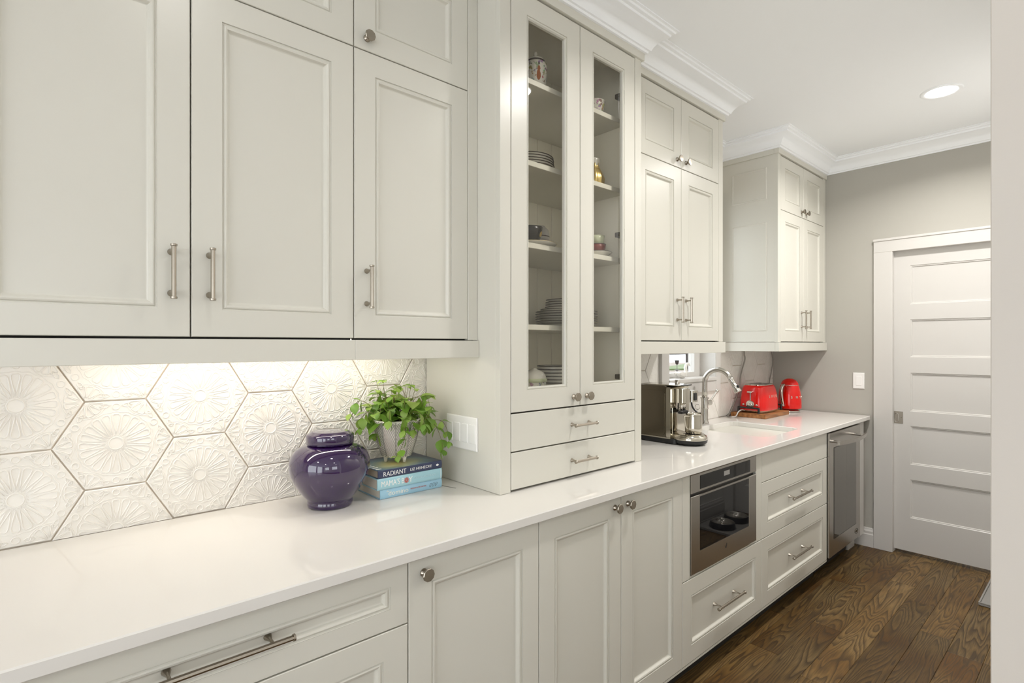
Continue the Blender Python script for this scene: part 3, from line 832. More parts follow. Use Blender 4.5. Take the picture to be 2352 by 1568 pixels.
# ------------------------------------------------------------------ purple lidded jar
def glaze():
    m = mat('purple_glaze', (0.020, 0.004, 0.050), 0.07, 0, 0.6, 1.0, 0.02); return m
M['purple'] = glaze()
jx, jy = .700, 1.622
jar = thing('lidded_jar', 'glossy dark purple ceramic jar with a flat lid on the worktop', 'jar', (jx, jy, ZC))
prof = [(0, .0005), (.062, .0005), (.0665, .003), (.0680, .010), (.0672, .018), (.0655, .0215), (.070, .026), (.083, .040), (.097, .060), (.110, .083), (.1175, .103), (.1205, .122), (.1190, .142), (.112, .160), (.099, .175), (.083, .1845), (.068, .189), (.062, .191), (.061, .196), (0, .196)]
obj('body', lathe(BM(), prof, (jx, jy, ZC), 64), M['purple'], jar, smooth=True)
prof = [(.0630, .1925), (.0700, .1920), (.0712, .1935), (.0712, .2160), (.0700, .2195), (.0660, .2225), (.0610, .2240), (.056, .2285), (.050, .2295), (0, .2300)]
obj('lid', lathe(BM(), prof + [(0, .1925), (.0630, .1925)][:0], (jx, jy, ZC), 64), M['purple'], jar, smooth=True)

# ------------------------------------------------------------------ books
def text_mesh(name, s, size, mtx, m, parent, extrude=.0002, align='LEFT', sx=1.0, fit=None):
    cu = bpy.data.curves.new(name, 'FONT'); cu.body = s; cu.size = size; cu.extrude = extrude; cu.align_x = align; cu.align_y = 'CENTER'; cu.resolution_u = 3
    tmp = bpy.data.objects.new(name + '_t', cu); COL.objects.link(tmp)
    dg = bpy.context.evaluated_depsgraph_get(); dg.update()
    me = bpy.data.meshes.new_from_object(tmp.evaluated_get(dg)); bpy.data.objects.remove(tmp)
    xs = [v.co.x for v in me.vertices]
    if fit and xs:
        k = fit / (max(xs) - min(xs)); sx = k
    for v in me.vertices: v.co.x *= sx
    me.transform(mtx); me.materials.clear(); me.materials.append(m)
    o = bpy.data.objects.new(name, me); COL.objects.link(o)
    if parent: set_parent(o, parent)
    return o
def face_y(x, y, z): return Matrix.Translation((x, y, z)) @ Matrix.Rotation(R(90), 4, 'X')        # text readable from -y
M['page'] = painted('page_edges', (0.62, 0.52, 0.38), 0.9, 400, .2)
M['page_w'] = painted('page_edges_pale', (0.70, 0.63, 0.53), 0.9, 400, .2)
M['letter_w'] = mat('white_print', (0.85, 0.85, 0.83), 0.5)
M['letter_c'] = mat('cream_print', (0.83, 0.80, 0.70), 0.5)
M['letter_r'] = mat('red_print', (0.55, 0.13, 0.10), 0.5)
M['letter_k'] = mat('dark_print', (0.10, 0.13, 0.16), 0.5)
def navy_cover():
    m = mat('navy_cover', (0.035, 0.045, 0.10), 0.32); t = NT(m)
    g = t.n('ShaderNodeNewGeometry'); sx = t.n('ShaderNodeSeparateXYZ'); t.l(g.outputs['Position'], sx.inputs[0])
    no = t.n('ShaderNodeTexNoise', Scale=16.0, Detail=3.0); t.l(g.outputs['Position'], no.inputs['Vector'])
    dx = t.math('SUBTRACT', sx.outputs[0], .935); dy = t.math('SUBTRACT', sx.outputs[1], 1.625)
    d = t.math('SQRT', t.math('ADD', t.math('POWER', t.math('MULTIPLY', dx, .8), 2.0), t.math('POWER', dy, 2.0)))
    d = t.math('ADD', d, t.math('MULTIPLY', t.math('SUBTRACT', no.outputs[0], .5), .05))
    t.l(t.ramp(t.math('MULTIPLY', d, 8.0), [(.05, (.62, .55, .22)), (.38, (.42, .45, .26)), (.62, (.13, .22, .27)), (.9, (.035, .045, .10))]), t.b.inputs['Base Color'])
    return m
M['navy'] = navy_cover()
M['navyspine'] = mat('navy_spine', (0.035, 0.045, 0.10), 0.3)
M['aqua'] = mat('pale_aqua_cover', (0.36, 0.60, 0.68), 0.28)
M['sky'] = mat('sky_blue_cover', (0.33, 0.55, 0.69), 0.3)
def book(label, x0, x1, y0, y1, z0, z1, cover, page, over=.004, top=None):
    b = thing('book', label, 'book', ((x0 + x1) / 2, (y0 + y1) / 2, z0)); c = .0026
    obj('page_block', bx(x0 + over, x1 - over, y0 + .005, y1 - over, z0 + c, z1 - c), M[page], b)
    obj('back_cover', bx(x0, x1, y0 + .003, y1, z0 + .0003, z0 + c, bev=.0006), M[cover], b)
    obj('front_cover', bx(x0, x1, y0 + .003, y1, z1 - c, z1 - .0002, bev=.0006), M[top or cover], b)
    pr = []
    for k in range(9):
        a = R(-90 + 180 * k / 8); pr.append((y0 + .004 - .004 * math.cos(a), (z0 + z1) / 2 + ((z1 - z0) / 2 - .0003) * math.sin(a)))
    sp = obj('spine', prism(BM(), pr, 'x', x0, x1), M[cover] if not top else M['navyspine'], b, angle=30)
    return b, sp
bz = [ZC + .0004, ZC + .0316, ZC + .0680, ZC + .0950]
b3, s3 = book('pale blue book with cream lettering at the bottom of the stack under the plant', .838, 1.074, 1.560, 1.768, bz[0], bz[1], 'sky', 'page_w')
zc = (bz[0] + bz[1]) / 2
text_mesh('lettering', 'domino', .021, face_y(.866, 1.5596, zc), M['letter_c'], s3, fit=.073)
text_mesh('lettering', 'the', .008, face_y(.860, 1.5599, zc + .008), M['letter_c'], s3)
text_mesh('lettering', 'THE BOOK of DECORATING', .0062, face_y(.948, 1.5596, zc + .001), M['letter_r'], s3, fit=.062)
for k in range(3):
    p = [(1.030 + k * .011 + .0045 * math.cos(a * .9) - .002 * a * .3, 1.5596, zc + .006 * math.sin(a)) for a in [i * .5 for i in range(14)]]
    obj('scroll_mark', tube(BM(), p, .0005, 4), M['letter_k'], s3)
b2, s2 = book('aqua book with white lettering and a red starburst in the middle of the stack', .826, 1.072, 1.556, 1.752, bz[1], bz[2], 'aqua', 'page_w')
zc = (bz[1] + bz[2]) / 2
text_mesh('lettering', "MAMA'S B", .026, face_y(.838, 1.5556, zc), M['letter_w'], s2, fit=.083)
text_mesh('lettering', 'Y', .026, face_y(.939, 1.5556, zc), M['letter_w'], s2)
bm = BM()
for k in range(14):
    a = 2 * PI * k / 14
    box(bm, -.0008, .0008, -.0003, .0003, .002, .0095)
    for v in bm.verts[-8:]:
        x_, z_ = v.co.x, v.co.z; v.co = Vector((.931 + x_ * math.cos(a) - z_ * math.sin(a), 1.5554 + v.co.y, zc + x_ * math.sin(a) + z_ * math.cos(a)))
obj('starburst', bm, M['letter_r'], s2)
text_mesh('lettering', 'DUSTIN LANCE BLACK', .009, face_y(.962, 1.5556, zc + .001), mat('faint_print', (.52, .70, .75), .5), s2, fit=.082)
obj('spine_band', bx(1.066, 1.0675, 1.5554, 1.5562, bz[1] + .003, bz[2] - .003), M['letter_w'], s2)
b1, s1 = book('navy book with white lettering and a glowing cover on top of the stack', .829, 1.072, 1.557, 1.742, bz[2], bz[3], 'navy', 'page', top='navy')
zc = (bz[2] + bz[3]) / 2
text_mesh('lettering', 'RADIANT', .021, face_y(.846, 1.5566, zc - .001), M['letter_w'], s1, fit=.083)
text_mesh('lettering', 'LIZ HEINECKE', .0125, face_y(.945, 1.5566, zc), M['letter_w'], s1, fit=.084)
bm = BM(); prism(bm, [(1.048, zc + .002), (1.054, zc + .004), (1.060, zc), (1.054, zc - .004), (1.048, zc - .002)], 'y', 1.5566, 1.5570); obj('emblem', bm, M['letter_w'], s1)
cv = [c for c in b1.children if c.name.startswith('front_cover')][0]
for k in range(7):   # stripes of print along the near end of the front cover
    obj('cover_print', bx(.833, .838 + .014, 1.576 + k * .023, 1.585 + k * .023, bz[3] - .0002, bz[3] + .0001), M['letter_w'], cv)

# ------------------------------------------------------------------ potted plant
px, py, pz = .950, 1.652, bz[3] + .0002
pp = thing('potted_plant', 'leafy green herb in a white footed pot with dark chevron lines', 'plant', (px, py, pz))
M['pot'] = mat('pot_white', (0.78, 0.74, 0.67), 0.55)
M['potline'] = mat('pot_line', (0.045, 0.035, 0.028), 0.7)
M['soil'] = painted('soil', (0.030, 0.020, 0.012), 0.95, 200, .8)
def pot_r(z):       # z above the book, pot shell
    t = (z - .018) / .126
    return .049 + .0285 * math.sin(min(max(t, 0), 1) * PI / 2) ** .9
prof = [(0, .018), (.039, .018), (.046, .0195)] + [(pot_r(z), z) for z in [.021 + .123 * k / 14 for k in range(15)]] + [(.0765, .1455), (.0735, .1455), (.072, .136), (.066, .118), (0, .118)]
pot = obj('pot', lathe(BM(), prof, (px, py, pz), 48), M['pot'], pp, smooth=True)
for a in (-78, 42, 162):
    c = Vector((px + .038 * math.cos(R(a)), py + .038 * math.sin(R(a)), pz))
    obj('foot', tube(BM(), [c + Vector((0, 0, .0225)), c + Vector((0, 0, .0005))], [.0085, .0045], 10), M['pot'], pot, smooth=True)
obj('soil', lathe(BM(), [(0, .124), (.068, .122), (.0685, .119)], (px, py, pz), 24), M['soil'], pp)
bm = BM()          # chevron lines: short grooves drawn as raised strokes
NB = 10
def onpot(a, z, o=.0004): r = pot_r(z) + o; return Vector((px + r * math.cos(a), py + r * math.sin(a), pz + z))
for k in range(NB):
    a0, a1 = 2 * PI * k / NB - .25, 2 * PI * (k + 1) / NB - .25
    up = k % 2
    for s in (-.016, .016):
        pts = [onpot(a0 + s, .022 + .120 * i / 12) for i in range(13)]
        for p, q in zip(pts, pts[1:]):
            d = .00055; t_ = Vector((-math.sin(a0), math.cos(a0), 0)) * d
            bm.faces.new([bm.verts.new(v) for v in (p - t_, p + t_, q + t_, q - t_)])
    nst = 25
    for j in range(-5, nst):
        zb = .022 + .120 * j / nst; zt_ = zb + .026
        L = []
        for i in range(5):
            f = i / 4; z = zb + (zt_ - zb) * (f if up else 1 - f)
            if .0215 < z < .1425: L.append((a0 + .03 + (a1 - a0 - .06) * f, z))
        for (p, zp), (q, zq) in zip(L, L[1:]):
            w_ = .00085
            bm.faces.new([bm.verts.new(v) for v in (onpot(p, zp - w_), onpot(q, zq - w_), onpot(q, zq + w_), onpot(p, zp + w_))])
cl = obj('chevron_pattern', bm, M['potline'], pot)
def leafmat():
    m = mat('herb_leaf', (0.12, 0.25, 0.03), 0.42); t = NT(m)
    oi = t.n('ShaderNodeObjectInfo')
    t.l(t.ramp(oi.outputs['Random'], [(0.0, (0.080, 0.185, 0.016)), (0.5, (0.175, 0.34, 0.040)), (1.0, (0.36, 0.49, 0.12))]), t.b.inputs['Base Color'])
    t.b.inputs['Subsurface Weight'].default_value = 0.0
    ts = t.t.nodes.new('ShaderNodeBsdfTranslucent'); ts.inputs[0].default_value = (0.32, 0.48, 0.06, 1)
    mx = t.t.nodes.new('ShaderNodeMixShader'); mx.inputs[0].default_value = 0.25
    out = [n for n in t.t.nodes if n.type == 'OUTPUT_MATERIAL'][0]
    t.l(t.b.outputs[0], mx.inputs[1]); t.l(ts.outputs[0], mx.inputs[2]); t.l(mx.outputs[0], out.inputs[0])
    return m
M['leaf'] = leafmat(); M['stem'] = mat('herb_stem', (0.16, 0.14, 0.05), 0.6)
def leaf_mesh(curl, wd):
    bm = BM(); rows = []
    for t, w_ in ((0, .03), (.12, .34), (.30, .80), (.50, 1.0), (.70, .86), (.87, .46), (1, 0)):
        z = -curl * t * t
        rows.append([bm.verts.new((t, s * w_ * wd, z + abs(s) * w_ * .10)) for s in (-1, 0, 1)])
    for a, b in zip(rows, rows[1:]):
        for k in range(2): bm.faces.new((a[k], a[k + 1], b[k + 1], b[k]))
    me = bpy.data.meshes.new('leaf'); bm.to_mesh(me); bm.free()
    for p in me.polygons: p.use_smooth = True
    me.materials.append(M['leaf']); return me
LM = [leaf_mesh(.35, .38), leaf_mesh(.6, .43), leaf_mesh(.18, .36)]
rnd = random.Random(21)
def put_leaf(parent, p, d, up, size, me):
    d = d.normalized(); side = up.cross(d)
    if side.length < 1e-4: side = Vector((1, 0, 0)).cross(d)
    side.normalize(); up2 = d.cross(side)
    o = bpy.data.objects.new('leaf', me); COL.objects.link(o)
    m = Matrix((d, side, up2)).transposed().to_4x4()
    m = Matrix.Translation(p) @ m @ Matrix.Scale(size, 4)
    o.parent = parent; o.matrix_world = m
    return o
def stem(pts, nodes, size, seed, droop=.3):
    rr = random.Random(seed); path = smoothpath([(px + a, py + b, pz + c) for a, b, c in pts], 6)
    st = obj('stem', tube(BM(), path, [.0013 - .0007 * i / len(path) for i in range(len(path))], 5), M['stem'], pp, smooth=True)
    n = len(path)
    for k in range(nodes):
        f = .30 + .70 * k / max(nodes - 1, 1); i = min(int(f * (n - 1)), n - 2); p = path[i] if k < nodes - 1 else path[-1]; t = (path[i + 1] - path[i]).normalized()
        u, v = basis(t); a0 = k * PI / 2 + rr.uniform(-.4, .4)
        last = k == nodes - 1
        for q in ((0, PI) if not last else (0, 2 * PI / 3, 4 * PI / 3)):
            a = a0 + q; d = (u * math.cos(a) + v * math.sin(a)) * 1.0 + t * rr.uniform(.1, .6) + Vector((0, 0, -droop * rr.uniform(.2, 1.4)))
            sz = size * rr.uniform(.72, 1.15) * (.68 if last else 1.0)
            put_leaf(st, p, d, Vector((0, 0, 1)) + t * .3, sz, rr.choice(LM))
T0 = .118
specs = []      # path offsets from the pot's axis: x along the worktop, y to the wall, z up
for k in range(23):
    a = 2 * PI * k / 23 * 7 + rnd.uniform(-.2, .2); r1 = rnd.uniform(.050, .125); h = rnd.uniform(.0, .105)
    c, s = math.cos(a), math.sin(a)
    if s > .5: r1 *= .8
    specs.append(([(c * .03, s * .03, T0), (c * r1 * .6, s * r1 * .6, T0 + h * .8 + .022), (c * r1, s * r1, T0 + h + .012), (c * r1 * 1.13, s * r1 * 1.13, T0 + h - .020)], 3, .050, 100 + k, .45))
for k in range(9):   # taller sprigs
    a = -1.2 + 4.6 * k / 8; r1 = rnd.uniform(.025, .085); c, s = math.cos(a), math.sin(a)
    specs.append(([(c * .02, s * .02, T0), (c * r1 * .7, s * r1 * .7, T0 + .07), (c * r1, s * r1, T0 + rnd.uniform(.120, .165))], 3, .036, 200 + k, .12))
specs += [([(-.03, .02, T0), (-.085, .045, T0 + .080), (-.118, .060, T0 + .088), (-.138, .066, T0 + .050)], 4, .038, 301, .6),       # drooping sprig towards the tiles
          ([(-.04, -.01, T0), (-.095, .0, T0 + .055), (-.122, .01, T0 + .045), (-.132, .012, T0 + .005)], 4, .037, 302, .6),
          ([(.03, -.03, T0), (.080, -.062, T0 + .030), (.104, -.088, T0 - .004), (.116, -.100, T0 - .045), (.120, -.104, T0 - .080)], 4, .040, 303, .7),   # trailing to the cabinet side
          ([(.03, -.02, T0), (.095, -.060, T0 + .018), (.128, -.086, T0 + .016), (.144, -.098, T0 - .020), (.147, -.100, T0 - .055)], 4, .039, 304, .7),
          ([(-.01, -.04, T0), (-.014, -.082, T0 + .014), (-.026, -.096, T0 - .025), (-.044, -.098, T0 - .062), (-.056, -.096, T0 - .080)], 4, .032, 305, .7),   # over the front of the pot
          ([(.01, -.04, T0), (.012, -.078, T0 + .024), (.012, -.090, T0 - .002)], 3, .038, 306, .9),
          ([(.05, -.03, T0), (.062, -.062, T0 + .024), (.066, -.074, T0 - .002)], 3, .040, 308, .9),
          ([(-.02, .03, T0), (-.045, .040, T0 + .070), (-.050, .045, T0 + .125)], 3, .042, 307, .6)]
for sp in specs: stem(*sp)

# ------------------------------------------------------------------ switch plate on the side of the glass-door cabinet
def plate(name, label, face, front, u0, u1, v0, v1, gangs, rocker=True):
    t = thing(name, label, 'switch', (front, (u0 + u1) / 2, v0) if face == 'x' else ((u0 + u1) / 2, front, v0))
    P = mapper(face, front)
    obj('cover_plate', rings_mesh(P, u0, u1, v0, v1, [(0, -.0003), (0, -.004), (.003, -.0058)]), M['plastic_white'], t)
    w_ = (u1 - u0) / gangs
    for k in range(gangs):
        c = u0 + w_ * (k + .5)
        r = obj('insert', rings_mesh(P, c - .0165, c + .0165, (v0 + v1) / 2 - .033, (v0 + v1) / 2 + .033, [(0, -.0052), (.0005, -.0072), (.0015, -.0078)]), M['plastic_white'], t)
    return t
plate('switch_plate', 'white four-gang plate of switches and sockets on the cabinet side behind the plant', 'x', TX0 - .0006, 1.462, 1.642, 1.040, 1.157, 4)
plate('light_switch', 'single white rocker light switch on the greige wall beside the door', 'x', XE - .0006, 1.166, 1.236, 1.098, 1.210, 1)

# ------------------------------------------------------------------ what lies outside the window
M['grass'] = painted('lawn_green', (0.075, 0.105, 0.035), 0.9, 30, .5)
M['path'] = painted('path_stone', (0.17, 0.14, 0.115), 0.9, 20, .4)
M['wood_dark'] = painted('dark_brown_post', (0.012, 0.005, 0.003), 0.6, 40, .3)
M['urn'] = mat('dark_bronze', (0.016, 0.009, 0.010), 0.5)
M['siding'] = painted('white_siding', (0.80, 0.80, 0.80), 0.8, 20, .1)
gr = struct('ground_outside', bx(-2, 46, 2.4, 28, -.40, -.30), M['path'])
bm = BM(); prism(bm, [(31.2, 19.5), (34.0, 18.6), (47.0, 26.0), (33.0, 21.0)], 'z', -.30, -.20)
tag(obj('lawn', bm, M['grass']), 'strip of green lawn far outside the window', 'lawn', kind='stuff')
gp = thing('garden_post', 'thin dark brown wooden post outside the window', 'post', (4.563, 2.622, -.30))
obj('shaft', bx(4.549, 4.577, 2.608, 2.636, -.30, 2.6, bev=.003), M['wood_dark'], gp)
obj('edge_strip', bx(4.497, 4.511, 2.608, 2.622, -.30, 2.6, bev=.002), M['wood_dark'], gp)
obj('rail', bx(3.4, 4.549, 2.612, 2.632, 1.318, 1.345, bev=.003), M['wood_dark'], gp)
ux, uy = 10.75, 6.474
ur = thing('garden_urn', 'dark cup-shaped garden ornament on a thin stand outside the window', 'urn', (ux, uy, -.30))
c = (ux, uy, 0)
lathe(bm := BM(), [(0, .962), (.022, .964), (.034, .985), (.051, 1.052), (.054, 1.056), (.048, 1.058), (0, 1.045)], c, 24); obj('cup', bm, M['urn'], ur, smooth=True)
cyl(bm := BM(), (ux, uy, .84), (ux, uy, .966), .006, n=10); obj('stalk', bm, M['urn'], ur)
lathe(bm := BM(), [(0, .852), (.055, .848), (.058, .836), (.012, .828), (.010, -.28), (.10, -.299), (0, -.299)], c, 24); obj('base', bm, M['urn'], ur)

# white swan ornament on the window sill
sx_, sy_, sz_ = 3.098, 1.832, WZ0 + .0032
swn = thing('swan_figurine', 'white swan ornament with a curved neck on the window sill', 'ornament', (sx_, sy_, sz_))
body = BM(); bmesh.ops.create_uvsphere(body, u_segments=20, v_segments=12, radius=1.0)
for v in body.verts:
    x, y, z = v.co; tail = max(0, -x)
    v.co = Vector((sx_ + x * .054, sy_ + y * .024 * (1 - .3 * tail), sz_ + .0205 + z * .020 + tail * tail * .012))
obj('body', body, M['porcelain'], swn, smooth=True)
nk = smoothpath([(sx_ + .036, sy_, sz_ + .020), (sx_ + .049, sy_, sz_ + .042), (sx_ + .046, sy_, sz_ + .066), (sx_ + .056, sy_, sz_ + .086), (sx_ + .074, sy_, sz_ + .091), (sx_ + .090, sy_, sz_ + .083)], 6)
obj('neck', tube(BM(), nk, [.0125 - .006 * i / len(nk) if i < len(nk) - 6 else .0075 for i in range(len(nk))], 12), M['porcelain'], swn, smooth=True)
obj('beak', tube(BM(), [(sx_ + .087, sy_, sz_ + .085), (sx_ + .104, sy_, sz_ + .074)], [.0055, .0012], 10), M['porcelain'], swn, smooth=True)
for s_ in (-1, 1):
    wing = BM(); bmesh.ops.create_uvsphere(wing, u_segments=14, v_segments=8, radius=1.0)
    for v in wing.verts: x, y, z = v.co; v.co = Vector((sx_ - .014 + x * .044, sy_ + s_ * .019 + y * .007, sz_ + .027 + z * .015 - x * .006))
    obj('wing', wing, M['porcelain'], swn, smooth=True)

# ------------------------------------------------------------------ coffee machine
M['cm_steel'] = mat('dark_polished_steel', (0.20, 0.175, 0.135), 0.20, 1.0)
M['cm_bright'] = mat('bright_polished_steel', (0.62, 0.585, 0.51), 0.10, 1.0)
cmx0, cmx1 = 2.383, 2.553; cmc = (cmx0 + cmx1) / 2
cm = thing('coffee_machine', 'polished steel pod coffee machine with a round drip tray beside the glass-door cabinet', 'coffee machine', (cmc, 1.55, ZC))
def rr_prism(bm, x0, x1, y0, y1, z0, z1, r, axis='x', n=6):
    """box with four rounded edges running along the axis"""
    if axis == 'x': prism(bm, rrect(y0, y1, z0, z1, r, n), 'x', x0, x1)
    elif axis == 'z': prism(bm, rrect(x0, x1, y0, y1, r, n), 'z', z0, z1)
    else: prism(bm, rrect(x0, x1, z0, z1, r, n), 'y', y0, y1)
    return bm
bm = BM(); prism(bm, rrect(cmx0 - .004, cmx1 + .004, 1.440, 1.735, .02), 'z', ZC + .004, ZC + .026)
lathe(bm, [(0, .004), (.070, .004), (.082, .012), (.084, .026), (0, .026)], (cmc - .004, 1.412, ZC), 40)
obj('base', bm, M['black'], cm, angle=40)
bm = rr_prism(BM(), cmx0, cmx1, 1.478, 1.735, ZC + .030, ZC + .288, .034)
bo = obj('body', bm, M['cm_steel'], cm, angle=35)
obj('side_panel', rr_prism(BM(), cmx0 - .0025, cmx0 + .001, 1.503, 1.722, ZC + .040, ZC + .264, .018), M['cm_steel'], bo, angle=35)
obj('front_bezel', rr_prism(BM(), cmx0 - .003, cmx1 + .003, 1.470, 1.494, ZC + .028, ZC + .283, .012), M['cm_bright'], bo, angle=35)
obj('front_recess', bx(cmx0 + .016, cmx1 - .016, 1.4685, 1.4715, ZC + .050, ZC + .180), M['cm_bright'], bo)
obj('base_trim', rr_prism(BM(), cmx0 - .006, cmx1 + .006, 1.470, 1.738, ZC + .0262, ZC + .0318, .002), M['cm_bright'], cm, angle=35)
lid = obj('top_lever', rr_prism(BM(), cmx0 + .02, cmx1 - .02, 1.440, 1.640, ZC + .2885, ZC + .2935, .0024), M['cm_bright'], cm, angle=35)
obj('lever_tip', bx(cmc - .045, cmc + .045, 1.428, 1.4398, ZC + .2885, ZC + .2935, bev=.002), M['black'], lid)
lathe(bm := BM(), [(.013, 0), (.013, .016), (.011, .018), (0, .018)], (cmc + .06, 1.52, ZC + .2936), 18); obj('top_knob', bm, M['chrome'], cm, smooth=True)
bm = BM(); lathe(bm, [(0, .0265), (.083, .0265), (.0838, .034), (.078, .046), (.070, .0515), (.066, .0525), (0, .0525)], (cmc - .004, 1.412, ZC), 48)
tr = obj('drip_tray', bm, M['cm_bright'], cm, angle=40)
for k in range(5): obj('grille_slot', bx(cmc - .045, cmc + .045, 1.375 + k * .012, 1.380 + k * .012, ZC + .0525, ZC + .0532), M['black'], tr)
# brewing head with twin spouts and the milk frother arm
obj('brew_head', rr_prism(BM(), cmc - .052, cmc + .020, 1.418, 1.4695, ZC + .205, ZC + .275, .014, 'z'), M['cm_bright'], cm, angle=35)
for dx in (-.028, -.006):
    cyl(bm := BM(), (cmc + dx, 1.442, ZC + .206), (cmc + dx, 1.442, ZC + .165), .010, .007, 14); obj('spout', bm, M['chrome'], cm, smooth=True)
obj('spout_collar', bx(cmc - .045, cmc + .012, 1.428, 1.458, ZC + .150, ZC + .166, bev=.004), M['black'], cm)
obj('steam_head', rr_prism(BM(), cmc + .030, cmc + .084, 1.412, 1.4695, ZC + .205, ZC + .262, .016, 'z'), M['cm_bright'], cm, angle=35)
obj('steam_dial', bx(cmc + .034, cmc + .060, 1.407, 1.413, ZC + .213, ZC + .252, bev=.003), M['black'], cm)
wp = smoothpath([(cmc + .050, 1.435, ZC + .205), (cmc + .052, 1.430, ZC + .180), (cmc + .060, 1.420, ZC + .160), (cmc + .060, 1.402, ZC + .146), (cmc + .045, 1.390, ZC + .120), (cmc + .040, 1.388, ZC + .095)], 5)
obj('steam_wand', tube(BM(), wp, .0042, 8), M['black'], cm, smooth=True)
bm = BM(); tube(bm, [(cmc + .094, 1.425 + .013 * math.cos(2 * PI * k / 20), ZC + .176 + .013 * math.sin(2 * PI * k / 20)) for k in range(20)], .0016, 6, closed=True)
tube(bm, [(cmc + .094, 1.425, ZC + .163), (cmc + .070, 1.422, ZC + .156)], .003, 8); obj('wand_ring', bm, M['chrome'], cm, smooth=True)

jg = thing('milk_jug', 'small steel milk jug standing on the drip tray of the coffee machine', 'jug', (cmc + .010, 1.400, ZC + .054))
jc = (cmc + .010, 1.400, ZC + .0535)
lathe(bm := BM(), [(0, .0003), (.036, .0003), (.0405, .004), (.0415, .030), (.0395, .060), (.0375, .092), (.0385, .100), (.0365, .100), (.036, .090), (.038, .060), (.039, .012), (0, .008)], jc, 40)
for v in bm.verts:
    if v.co.z > jc[2] + .085:
        d = Vector((v.co.x - jc[0], v.co.y - jc[1])); a = math.atan2(d.y, d.x); k = max(0, math.cos(a - R(-20))) ** 12
        v.co.x += math.cos(R(-20)) * .009 * k; v.co.y += math.sin(R(-20)) * .009 * k
obj('body', bm, M['cm_bright'], jg, smooth=True)
hp = smoothpath([(jc[0] - .036, jc[1] + .004, jc[2] + .086), (jc[0] - .062, jc[1] + .012, jc[2] + .088), (jc[0] - .062, jc[1] + .012, jc[2] + .070), (jc[0] - .052, jc[1] + .008, jc[2] + .028), (jc[0] - .038, jc[1] + .004, jc[2] + .024)], 5)
obj('handle', tube(BM(), hp, .0038, 8), M['cm_bright'], jg, smooth=True)

# ------------------------------------------------------------------ faucet
fx, fy = 3.172, 1.716
fc = thing('faucet', 'brushed nickel gooseneck faucet with a pull-down spray behind the sink', 'faucet', (fx, fy, ZC))
lathe(bm := BM(), [(0, .0003), (.0245, .0003), (.0250, .006), (.0225, .011), (.0215, .018), (.0205, .022), (.0200, .090), (.0225, .093), (.0225, .098), (.0205, .101), (.0205, .155), (.0255, .157), (.0255, .163), (.018, .165), (0, .165)], (fx, fy, ZC), 28)
obj('body', bm, M['faucet'], fc, angle=40)
ra = .082; zt_ = 1.172
pts = [(fx, fy, ZC + .16), (fx, fy, zt_ - .05), (fx, fy, zt_)] + [(fx + .02 * (1 - math.cos(a)) * .5, fy - ra + ra * math.cos(a), zt_ + ra * math.sin(a)) for a in [R(12 * k) for k in range(1, 14)]]
e0 = Vector(pts[-1]); dv = (Vector(pts[-1]) - Vector(pts[-2])).normalized()
obj('neck', tube(BM(), pts, .0158, 16), M['faucet'], fc, smooth=True)
bm = BM(); rr_ = [(0, .0140), (.004, .0165), (.010, .0165), (.014, .0148), (.050, .0155), (.054, .0178), (.060, .0178), (.064, .0165), (.082, .0215), (.094, .0225), (.096, .019)]
tube(bm, [e0 + dv * a for a, b in rr_], [b for a, b in rr_], 20); sp = obj('spray_head', bm, M['faucet'], fc, angle=40)
nrm = Vector((0, -1, .35)).normalized()
obj('spray_button', bx(fx + .012, fx + .024, e0.y + dv.y * .06 - .024, e0.y + dv.y * .06 - .006, e0.z + dv.z * .06 - .012, e0.z + dv.z * .06 + .012, bev=.003), M['black'], sp)
cyl(bm := BM(), (fx + .015, fy - .004, ZC + .128), (fx + .052, fy - .010, ZC + .128), .015, .017, 18); obj('valve', bm, M['faucet'], fc, angle=40)
bm = BM(); p0 = Vector((fx + .045, fy - .010, ZC + .132)); p1 = Vector((fx + .112, fy - .020, ZC + .192))
tube(bm, [p0, p1, p1 + (p1 - p0).normalized() * .003, p1 + (p1 - p0).normalized() * .016], [.0062, .0058, .0105, .0105], 12); obj('lever', bm, M['faucet'], fc, angle=40)

# ------------------------------------------------------------------ wooden tray, toaster, kettle
M['traywood'] = painted('oiled_acacia', (0.33, 0.135, 0.040), 0.4, 30, .1)
def woodgrain(m):
    t = NT(m); g = t.n('ShaderNodeNewGeometry'); mp = t.n('ShaderNodeMapping'); mp.inputs['Scale'].default_value = (9, 60, 60)
    t.l(g.outputs['Position'], mp.inputs[0]); no = t.n('ShaderNodeTexNoise', Scale=1.0, Detail=4.0); t.l(mp.outputs[0], no.inputs['Vector'])
    t.l(t.ramp(no.outputs[0], [(.3, (.20, .075, .022)), (.6, (.40, .17, .052)), (.8, (.50, .24, .085))]), t.b.inputs['Base Color'])
woodgrain(M['traywood'])
tx0, tx1, ty0, ty1 = 3.640, 4.030, 1.537, 1.775
tr = thing('serving_tray', 'orange-brown wooden tray with black metal handles under the red toaster', 'tray', (3.83, 1.656, ZC))
obj('board', bx(tx0, tx1, ty0, ty1, ZC + .0004, ZC + .0285, bev=.002), M['traywood'], tr)
for s_, xx in ((-1, tx0), (1, tx1)):
    xo = xx + s_ * -.012; ym = (ty0 + ty1) / 2
    bm = BM()
    box(bm, xo - .007, xo + .007, ym - .075, ym - .063, ZC + .0286, ZC + .068, bev=.002); box(bm, xo - .007, xo + .007, ym + .063, ym + .075, ZC + .0286, ZC + .068, bev=.002)
    box(bm, xo - .0068, xo + .0068, ym - .0745, ym + .0745, ZC + .0595, ZC + .0712, bev=.002)
    bmesh.ops.remove_doubles(bm, verts=bm.verts, dist=.00001)
    obj('handle', bm, M['black'], tr)
